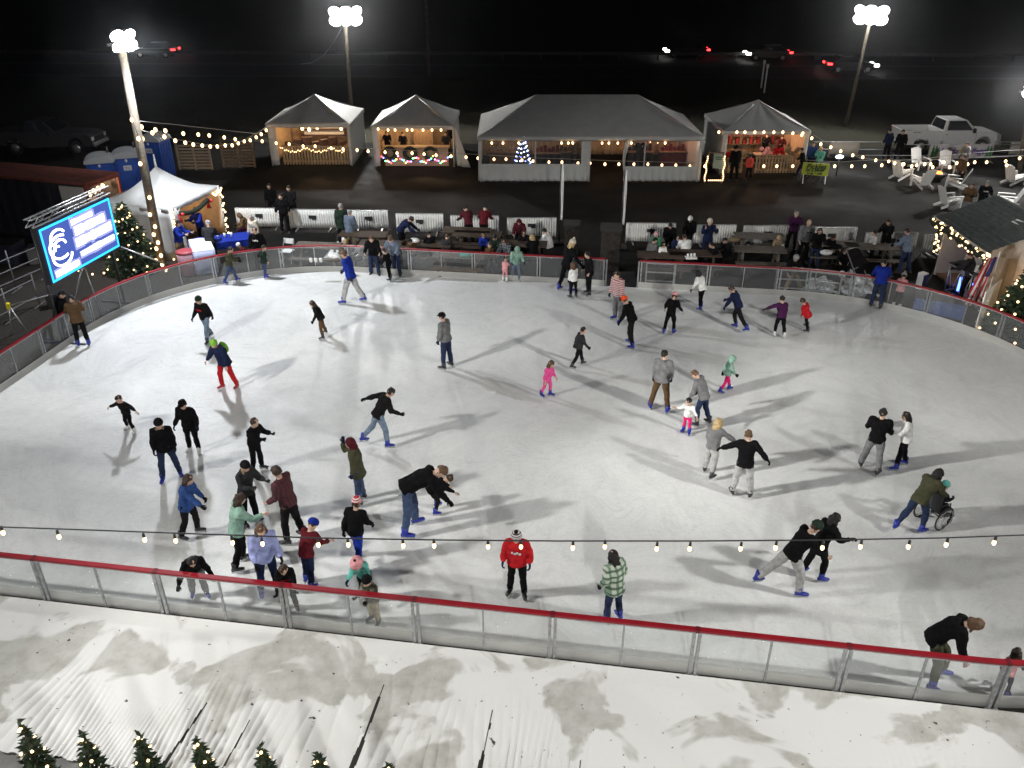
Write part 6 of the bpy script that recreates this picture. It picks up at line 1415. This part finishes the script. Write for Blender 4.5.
# crumpled white sheets behind the right barrier
for lab, pts_ in (('left crumpled white sheet on the ground behind the right barrier', (803, 836, 281, 298)), ('right crumpled white sheet on the ground behind the right barrier', (840, 876, 281, 300))):
    x0, x1, y0, y1 = pts_; c = G((x0+x1)/2, (y0+y1)/2); A, B_, C_, D = [G(x, y)-c for x, y in ((x0, y1), (x1, y1), (x1-4, y0), (x0+5, y0))]
    rg = random.Random(x0); mb = MB(); hm = [[rg.random() for _ in range(40)] for _ in range(40)]
    def fn(u, v):
        p = (A*(1-u)+B_*u)*(1-v)+(D*(1-u)+C_*u)*v; i, j = int(u*18), int(v*18); e = .05*math.sin(9*u+3*v)+.04*math.sin(17*v-6*u)
        return p + V((.10*math.sin(v*13), .12*math.sin(u*11), .07+.10*hm[i][j]+e))
    tag(mb.sheet(fn, 18, 18, smooth=False).build('crumpled_sheet', mat('white_plastic_sheet', (.78, .80, .82), .35), None, c), lab, 'sheet')
# pushchair near the tenth panel
th = thing('pushchair', 'black pushchair with white wheels beside the right picnic tables', 'pushchair', G(855, 280), .5)
MB().box((0, 0, .62), (.42, .5, .5), (.4, 0, 0)).ball((0, .2, .95), (.24, .25, .2), 10, 7).build('seat', cm('blk2'), th, bevel=.05)
MB().bar((-.25, -.3, .15), (-.22, .45, 1.05), .03).bar((.25, -.3, .15), (.22, .45, 1.05), .03).bar((-.22, .45, 1.05), (.22, .45, 1.05), .03).bar((-.25, .35, .15), (-.23, -.2, .6), .03).bar((.25, .35, .15), (.23, -.2, .6), .03).build('frame', M_STEEL, th)
for x in (-.27, .27):
    for y in (-.32, .38): MB().tube([(x-.02, y, .14), (x+.02, y, .14)], .14, 14).build('wheel', M_WHITEP, th)

# ------------------------------------------------------------------ garlanded shed
FA, FB = G(932, 274), G(974, 309); fd = FB-FA; FL = fd.length; frz = math.atan2(fd.y, fd.x)
zA = ZAT(219, FA.y); zB = ZAT(246, FB.y); ev = (zA+zB)/2
th = thing('wooden_shed', 'pale wooden shed with dark shingle roof and lit garland by the right barrier', 'shed', FA, frz); D = 3.4
M_SHED = mat('cream_shed_boards', (.46, .42, .37), .75, var=.1, vscale=4)
M_SHING = mat('dark_green_shingle', (.075, .088, .083), .9, var=.35, vscale=6, bump=.7, bscale=9)
MB().box((FL/2, D, ev/2), (FL, .08, ev)).build('back_wall', M_SHED, th)
wl = MB().box((FL-.04, D/2, ev/2), (.08, D-.1, ev))
for k in range(12): wl.box((FL+.004, D*(k+.5)/12, ev/2), (.012, .02, ev))
wl.build('side_wall', M_SHED, th); MB().box((.04, D/2, ev/2), (.08, D-.1, ev)).build('side_wall', M_SHED, th)
MB().box((FL*.22, 1.0, ev/2), (FL*.36, .07, ev-.1)).build('front_panel', M_SHED, th); MB().box((FL*.80, 1.0, ev/2), (FL*.36, .07, ev-.1)).build('front_panel', M_SHED, th)
rise = .75; ov = .28
for sgn in (0, 1):
    y0, y1 = (-ov, D/2) if sgn == 0 else (D+ov, D/2)
    rf = MB(); A, B_, C_, E_ = V((-ov, y0, ev-.1)), V((FL+ov, y0, ev-.1)), V((FL+ov, y1, ev+rise)), V((-ov, y1, ev+rise))
    rows = 11
    for k in range(rows):
        t0, t1 = k/rows, (k+1.12)/rows
        P_ = [A+(E_-A)*t0, B_+(C_-B_)*t0, B_+(C_-B_)*min(1, t1), A+(E_-A)*min(1, t1)]; up_ = V((0, 0, .03)); rf.add([P_[0]+up_, P_[1]+up_, P_[2], P_[3], P_[0]-up_*.3, P_[1]-up_*.3], [(0, 1, 2, 3), (0, 4, 5, 1)])
    r_ = rf.build('roof', M_SHING, th)
    if sgn == 0: MB().box((FL*.72, D*.36, ev+rise*.72), (.55, .22, .03), (math.atan2(rise, D/2), 0, .12)).build('roof_light', M_WHITEP, r_)
for x in (0, FL): MB().prism([(0, ev), (D, ev), (D/2, ev+rise-.05)], x-.04, x+.04, axis='x').build('gable', M_SHED, th)
MB().box((FL/2, -ov-.01, ev-.11), (FL+2*ov, .03, .14)).build('fascia', M_SHED, th)
MB().box((FL/2, D/2, .05), (FL-.2, D-.2, .08)).build('floor', M_WOOD, th)
pts = [M_WORLD(FA, frz, (-ov+(FL+2*ov)*k/30, -ov-.10, ev-.14-.10*abs(math.sin(k*.31*2))+.05*math.sin(k*2))) for k in range(31)]
gar = MB().tube([p-pts[0] for p in pts], [.09+.02*math.sin(i*2) for i in range(31)], 8); tag(gar.build('garland', M_WRE, None, pts[0]), 'dark evergreen garland along the shed eave', 'garland')
fairy('warm lights wound through the shed eave garland', [p+V((rng.uniform(-.1, .1), -.12, rng.uniform(-.1, .12))) for p in pts for _ in (0, 1)], pts[0], [FW], wire=False, sc=1.1)
for x, l in ((-.05, 'left'), (FL+.05, 'right')):
    pts = [M_WORLD(FA, frz, (x+.07*math.sin(k*1.3), -.12, .9+(ev-1.0)*k/17)) for k in range(18)]
    gar = MB().tube([p-pts[0] for p in pts], .08, 8); tag(gar.build('garland', M_WRE, None, pts[0]), 'dark evergreen garland down the %s shed post' % l, 'garland')
    fairy('warm lights wound down the %s shed post' % l, [p+V((rng.uniform(-.1, .1), -.1, 0)) for p in pts], pts[0], [FW], wire=False, sc=1.1)
pointlamp(M_WORLD(FA, frz, (FL*.55, 1.2, ev-.2)), 22, (1, .86, .72)); pointlamp(M_WORLD(FA, frz, (FL+.5, 1.6, 1.2)), 14, (1, .6, .3))
# sound desk: truss stand lit blue from inside
o = G(944, 291); th = thing('truss_desk', 'square truss desk lit blue from inside with sound equipment on top', 'desk', o, frz+.2); tr = MB()
w_, d_, h_ = 1.15, .6, 1.0
for x in (0, w_):
    for y in (0, d_): tr.tube([(x, y, 0), (x, y, h_)], .025, 6)
for z in (.05, h_):
    tr.tube([(0, 0, z), (w_, 0, z), (w_, d_, z), (0, d_, z), (0, 0, z)], .025, 6)
for k in range(4): tr.tube([(w_*k/4, 0, .05 if k % 2 else h_), (w_*(k+1)/4, 0, h_ if k % 2 else .05)], .014, 5)
tr.build('truss', M_STEEL, th); MB().box((w_/2, d_/2, h_+.05), (w_+.1, d_+.1, .04)).build('desk_top', M_BLACK, th)
MB().box((w_*.4, d_/2, h_+.12), (.7, .4, .10)).box((w_*.4, d_/2+.1, h_+.19), (.5, .1, .04)).build('mixing_desk', M_DARKM, th)
lp_ = MB().box((w_*.8, d_/2, h_+.08), (.34, .24, .02)).box((w_*.8, d_/2-.13, h_+.2), (.34, .02, .24), (-.25, 0, 0)); lp_.build('laptop', M_WHITEP, th)
MB().box((w_*.25, d_/2, .35), (.06, .06, .5)).box((w_*.75, d_/2, .35), (.06, .06, .5)).build('light_tube', emis('blue_tube_glow', (.06, .12, 1), 9), th)
sp = thing('loudspeaker', 'white loudspeaker panel leaning beside the truss desk', 'loudspeaker', o+V((-.75, .25, 0)), .5); MB().box((0, 0, .30), (.28, .24, .6)).build('cabinet', M_WHITEP, sp, bevel=.03); MB().box((0, -.125, .30), (.22, .02, .5)).build('grille', M_DARKM, sp)
bx = thing('blue_case', 'royal blue board lying behind the barrier below the truss desk', 'board', G(936, 318), -.5); MB().box((0, 0, .3), (1.5, .1, .55), (.15, 0, 0)).build('panel', cm('blu'), bx); MB().box((0, .12, .05), (1.4, .3, .08)).build('foot', M_DARKM, bx)
# flag
p = G(979, 313); th = thing('striped_flag', 'red and white striped flag hanging from a pole at the shed corner', 'flag', p, .12); MB().tube([(0, -.15, 0), (0, -.15, 2.2)], .02, 6).build('pole', M_WHITEP, th)
mb = MB(); n = 13
for k in range(n):
    mb.sheet(lambda u, v, k=k: V((-.05-.62*(k+v)/n*(.6+.4*u) - .05*u, -.15+.07*math.sin((k+v)*.9+u*3), 2.0-1.45*u-.25*(k+v)/n*u)), 12, 1, mi=k % 2)
mb.build('flag_cloth', [mat('flag_red', (.45, .02, .03), .7), mat('flag_white', (.65, .63, .6), .7)], th, solid=.004)
MB().sheet(lambda u, v: V((-.06-.30*v*(.6+.4*u*.4), -.165+.07*math.sin(v*6*.9+u*1.2)-.012, 2.01-.55*u-.1*v*u)), 6, 6).build('flag_canton', mat('flag_navy', (.02, .03, .14), .7), th, solid=.004)
# white board leaning at the right barrier
a, b_ = G(976, 332), G(992, 318); d = b_-a; th = thing('white_board', 'tall white board standing against the right barrier by the shed', 'board', a, math.atan2(d.y, d.x)); hb = 1.35; L = max(1.0, d.length)
MB().box((L/2, .05, hb/2), (L, .04, hb)).build('panel', M_WHITEP, th); MB().box((L/2, .1, .3), (L*.9, .05, .06)).box((L/2, .1, 1.1), (L*.9, .05, .06)).build('batten', M_PALEWOOD, th)
# right hand tree
tl = G(1026, 336); hh = ZAT(238, tl.y)
cone_tree('christmas_tree', 'dark green christmas tree with warm lights at the right edge beside the shed', tl, hh, 1.35, [M_GREEN, M_FIR2], nb=3600, seed=21, leaf=.13, rings=9)
tree_lights('warm lights coiled round the tree at the right edge', tl, hh, 1.35, 90, [FW], sc=1.1, coil=8)

# ------------------------------------------------------------------ garden chairs round a fire bowl
def adirondack(label, loc, rz):
    th = thing('garden_chair', label, 'garden chair', loc, rz, 'white slatted garden chairs'); W = M_WHITEP
    b_ = MB()
    for k in range(6): b_.box((-.25+.1*k, -.02-.0, 0), (.085, .02, .0+.82+.16*math.cos((k-2.5)*.5)), None)
    Mx = Matrix.Rotation(R(-24)*-1, 3, 'X'); vs = [Mx @ (V(p)+V((0, 0, .40)))+V((0, -.28, .22)) for p in b_.v]; b_.v = [tuple(p) for p in vs]; b_.build('backrest', W, th)
    s_ = MB()
    for k in range(6): s_.box((0, -.25+.115*k, .30+.022*k), (.54, .10, .02))
    s_.build('seat', W, th)
    for sx in (-1, 1):
        MB().box((sx*.34, .02, .56), (.13, .72, .025)).build('armrest', W, th); MB().box((sx*.31, .34, .28), (.06, .09, .55)).build('leg', W, th)
        MB().bar((sx*.29, .36, .34), (sx*.29, -.62, .05), .03, .11).build('leg', W, th)
    return th
CH = [(901, 179, -60, 'leftmost white garden chair turned side on, by the fire bowl'), (920, 187, 180-170, 'white garden chair in the front row seen from behind, under the lower festoon'), (919, 169, 190, 'white garden chair below the left end of the festive banner'), (945, 172, 170, 'white garden chair below the middle of the festive banner'), (953, 188, 60, 'white garden chair turned towards the fire bowl from the right'), (949, 207, -80, 'white garden chair standing side on near the shed roof'), (1014, 184, -70, 'white garden chair at the right edge behind the others'), (1005, 207, 70, 'white garden chair with footrest right of the shed roof')]
c0 = None
for px, py, a, l in CH:
    p = G(px, py)
    if c0 is None: c0 = adirondack(l, p, R(a))
    else: dup(c0, l, p, R(a))
p = G(1012, 214); th = thing('footstool', 'white slatted footstool before the chair right of the shed roof', 'footstool', p, R(70)); MB().box((0, 0, .34), (.5, .12, .02)).box((0, .14, .36), (.5, .12, .02)).box((0, -.14, .32), (.5, .12, .02)).build('top', M_WHITEP, th); MB().bar((-.22, -.2, 0), (-.22, .2, .34), .04).bar((.22, -.2, 0), (.22, .2, .34), .04).bar((-.22, .2, 0), (-.22, -.1, .3), .04).bar((.22, .2, 0), (.22, -.1, .3), .04).build('legs', M_WHITEP, th)
p = G(936, 180); th = thing('fire_bowl', 'low dark fire bowl glowing orange among the white garden chairs', 'fire bowl', p); MB().tube([(0, 0, 0), (0, 0, .25), (0, 0, .36)], [.25, .42, .45], 16).build('bowl', M_DARKM, th); MB().ball((0, 0, .36), (.25, .25, .10), 10, 6).build('embers', emis('ember_glow', (1, .25, .05), 5), th)
pointlamp(p+V((0, 0, .7)), 10, (1, .45, .15))
# festive banner on a barrier, police style barricades
a, b_ = G(927, 162), G(990, 162); a.y = b_.y; L = (b_-a).length; hb = ZAT(144, a.y); lo_ = ZAT(158, a.y)
th = thing('festive_banner', 'white holiday banner with printed trees and gold star before the white pickup', 'banner', a); fr = MB()
for x in (0, L/2, L): fr.tube([(x, .05, 0), (x, .05, hb)], .03, 6).tube([(x, -.3, .02), (x, .4, .02)], .03, 6)
fr.tube([(-1.4, .05, hb-.05), (L+3, .05, hb-.05)], .025, 6).tube([(-5, .05, .35), (L+3, .05, .35)], .025, 6); fr.build('frame', M_STEEL, th)
mb = MB(); mb.sheet(lambda u, v: V((u*L, -.0+.02*math.sin(u*9), lo_+(hb-lo_)*v)), 16, 3); mb.build('banner_sheet', mat('banner_white', (.62, .60, .62), .6), th, solid=.006)
def text(s, parent, loc, size, m, rx=math.pi/2, rz_=0, ext=.006, name='lettering', shear=0):
    cu = bpy.data.curves.new(name, 'FONT'); cu.body = s; cu.size = size; cu.extrude = ext; cu.align_x = 'CENTER'; cu.align_y = 'CENTER'; cu.shear = shear; cu.offset = .008
    o = bpy.data.objects.new(name, cu); COL.objects.link(o); bpy.context.view_layer.update()
    me = bpy.data.meshes.new_from_object(o.evaluated_get(bpy.context.evaluated_depsgraph_get())); bpy.data.objects.remove(o)
    me.materials.clear(); me.materials.append(m); t = link(name, me, parent, loc); t.rotation_euler = (rx, 0, rz_); return t
PUR = mat('purple_print', (.12, .05, .30), .6); zc_ = (lo_+hb)/2
text('Holiday', th, (L*.30, -.035, zc_), .46, PUR, shear=.25); text('Village', th, (L*.715, -.035, zc_), .46, PUR, shear=.25)
st_ = MB(); st_.prism([(L*.505+(.30 if k % 2 == 0 else .12)*math.sin(k*math.pi/5), zc_+(.30 if k % 2 == 0 else .12)*math.cos(k*math.pi/5)) for k in range(10)], -.045, -.03); st_.build('gold_star', mat('gold_print', (.45, .40, .06), .6), th)
for x in (L*.05, L*.10, L*.91, L*.96): 
    tr = MB()
    for k in range(3): tr.prism([(x-.14+.03*k, zc_-.35+.2*k), (x+.14-.03*k, zc_-.35+.2*k), (x, zc_-.05+.2*k)], -.045+.004*k-.004, -.03+.004*k)
    tr.build('printed_tree', mat('green_print', (.03, .18, .05), .6), th)
for x0, x1, y, l in ((828, 857, 157, 'pale barricade panel left of the dark uniformed pair'), (1008, 1030, 157, 'pale barricade panel at the right edge behind the chairs')):
    a, b_ = G(x0, y), G(x1, y); L = abs(b_.x-a.x); hb = ZAT(y-15, a.y); th = thing('barricade_panel', l, 'barricade', a); MB().sheet(lambda u, v: V((u*L, .02*math.sin(u*9), .15+(hb-.15)*v)), 10, 2).build('sheet', mat('tan_white_sheet', (.50, .46, .40), .7), th, solid=.006); MB().bar((0, .03, 0), (0, .03, hb), .05).bar((L, .03, 0), (L, .03, hb), .05).bar((-1, .03, hb), (L+1.4, .03, hb), .04).bar((-1, .03, hb*.5), (L+1.4, .03, hb*.5), .04).build('frame', M_STEEL, th)
# yellow sign
a = G(800, 183); a2 = G(823, 186); zt = ZAT(163, a.y); th = thing('yellow_sign', 'bright yellow green notice board on legs beside the rightmost stall', 'sign', a, -.10); W_ = 1.3; zl = .42
MB().box((W_/2, 0, (zt+zl)/2), (W_, .05, zt-zl), (-.12, .05, 0)).build('board', mat('chartreuse_board', (.42, .48, .02), .55), th)
for x in (.1, W_-.1): MB().bar((x, -.12, 0), (x, .02, zl+.1), .05).bar((x, .5, 0), (x, .05, zt-.2), .04).build('leg', M_STEEL, th)
INK = mat('dark_green_ink', (.02, .05, .015), .6)
text('Pickles', th, (W_*.5, -.075-.045+.03, zl+(zt-zl)*.74), .36, INK, rx=math.pi/2-.12, shear=.2); text('on a Stick', th, (W_*.44, -.09, zl+(zt-zl)*.45), .21, INK, rx=math.pi/2-.12); text('fresh & cold', th, (W_*.48, -.065, zl+(zt-zl)*.16), .15, INK, rx=math.pi/2-.12)
MB().ball((W_*.78, -.06, zl+(zt-zl)*.44), (.10, .02, .05), 10, 6, rot=(0, -.4, 0)).build('printed_leaf', INK, th)
pointlamp(a+V((.6, -.9, 1.6)), 5, (1, .9, .6))
t_ = thing('display_light', 'bright white lit sign disc right of the yellow sign', 'lamp', G(836, 176)); MB().tube([(0, 0, 0), (0, 0, .9)], .03, 6).build('pole', M_DARKM, t_); MB().ball((0, 0, 1.0), (.22, .1, .1), 10, 6).build('lamp_head', emis('cool_lamp_glow', (.8, .9, 1), 5), t_)

# ------------------------------------------------------------------ wheelchair
th = thing('wheelchair', 'black wheelchair pushed across the ice on the right', 'wheelchair', (wc.x, wc.y, .05), wrz); th.scale = (.84, .84, .84); fr = MB()
for sx in (-1, 1):
    fr.tube([(sx*.24, -.38, 1.0), (sx*.24, -.24, .95), (sx*.24, -.20, .45), (sx*.24, .30, .47), (sx*.22, .45, .12)], .014, 6).tube([(sx*.24, .3, .47), (sx*.24, .3, .16)], .014, 6).tube([(sx*.24, -.2, .7), (sx*.24, .15, .68), (sx*.24, .18, .47)], .016, 6)
fr.tube([(-.24, -.05, .30), (.24, -.05, .30)], .014, 6); fr.build('frame', M_DARKM, th)
MB().box((0, .04, .48), (.46, .46, .05)).build('seat', M_BLACK, th); MB().box((0, -.22, .74), (.46, .03, .48), (-.08, 0, 0)).build('backrest', M_BLACK, th)
for sx in (-1, 1):
    w_ = MB().tube([(sx*.31, -.06+.31*math.cos(k*.2618), .315+.31*math.sin(k*.2618)) for k in range(25)], .022, 8).build('wheel', M_RUBBER, th)
    rm = MB().tube([(sx*.34, -.06+.27*math.cos(k*.2618), .315+.27*math.sin(k*.2618)) for k in range(25)], .010, 6)
    for k in range(12): rm.tube([(sx*.31, -.06, .315), (sx*.31, -.06+.29*math.cos(k*.5236), .315+.29*math.sin(k*.5236))], .003, 4)
    rm.build('rim', M_STEEL, w_)
    MB().tube([(sx*.24-.015, .32, .09), (sx*.24+.015, .32, .09)], .085, 12).build('caster', M_RUBBER, th)
    MB().box((sx*.11, .50, .12), (.16, .14, .015)).build('footrest', M_BLACK, th)

# ------------------------------------------------------------------ row of small trees at the bottom edge
TR = [(18, 717, 'leftmost'), (80, 730, 'second from left'), (137, 730, 'third from left'), (196, 735, 'fourth from left'), (260, 744, 'fifth from left'), (317, 752, 'sixth from left'), (388, 763, 'rightmost')]
for i, (px, py, nm) in enumerate(TR):
    Y = 7.35; zt = ZAT(py, Y); x = XAT(px, Y, zt); x = XAT(px+18, Y, 0)*0 + x
    l = (x, Y, 0); cone_tree('potted_tree', '%s of the small lit fir trees along the bottom edge' % nm, l, zt, .36, [M_GREEN, M_FIR2], nb=1500, seed=31+i, leaf=.055, rings=10, group='small lit fir trees along the bottom edge', cat='small tree')
    tree_lights('warm lights on the %s small fir tree' % nm, l, zt, .36, 22, [FW], sc=.62, seed=i, coil=5)
if HAZE:
    m = bpy.data.materials.new('night_haze'); m.use_nodes = True; nt = m.node_tree; nt.nodes.clear(); o_ = nt.nodes.new('ShaderNodeOutputMaterial'); pv = nt.nodes.new('ShaderNodeVolumePrincipled')
    pv.inputs['Color'].default_value = (.86, .87, .92, 1); pv.inputs['Density'].default_value = HAZE; pv.inputs['Anisotropy'].default_value = .94
    nt.links.new(pv.outputs[0], o_.inputs['Volume'])
    tag(MB().box((0, 75, 6.5), (270, 240, 15)).build('haze', m), kind='stuff')
# ================================================================== LIGHT, CAMERA
finish_people()
w = bpy.data.worlds.new('World'); scn.world = w; w.use_nodes = True; nt = w.node_tree
sky = nt.nodes.new('ShaderNodeTexSky'); sky.sky_type = 'NISHITA'; sky.sun_disc = False; sky.sun_elevation = R(-4); sky.sun_rotation = R(200)
bg = nt.nodes['Background']; nt.links.new(sky.outputs[0], bg.inputs[0]); bg.inputs[1].default_value = W_SKY
cam = bpy.data.cameras.new('camera'); co = bpy.data.objects.new('camera', cam); COL.objects.link(co); scn.camera = co
co.location = (0, 0, H); co.rotation_euler = (math.pi/2-TH, 0, 0); cam.sensor_width = 36; cam.lens = F/1024*36; cam.clip_end = 1500; cam.clip_start = .1
vs = scn.view_settings; vs.view_transform = 'Standard'; vs.look = 'None'; vs.gamma = 1; vs.exposure = EXPOSURE; vs.use_curve_mapping = False
scn.cycles.use_denoising = True; scn.cycles.sample_clamp_indirect = 3; scn.cycles.sample_clamp_direct = 0
scn.cycles.max_bounces = 6; scn.cycles.transparent_max_bounces = 16; scn.cycles.caustics_reflective = False; scn.cycles.caustics_refractive = False
for m in bpy.data.materials:                              # tiny bulbs are seen, but not sampled as lamps one by one
    if m.name.startswith(('warm_bulb', 'warm_fairy', 'fairy_', 'cool_fairy', 'warm_clear', 'floodlight', 'headlight', 'taillight')): m.cycles.emission_sampling = 'NONE'
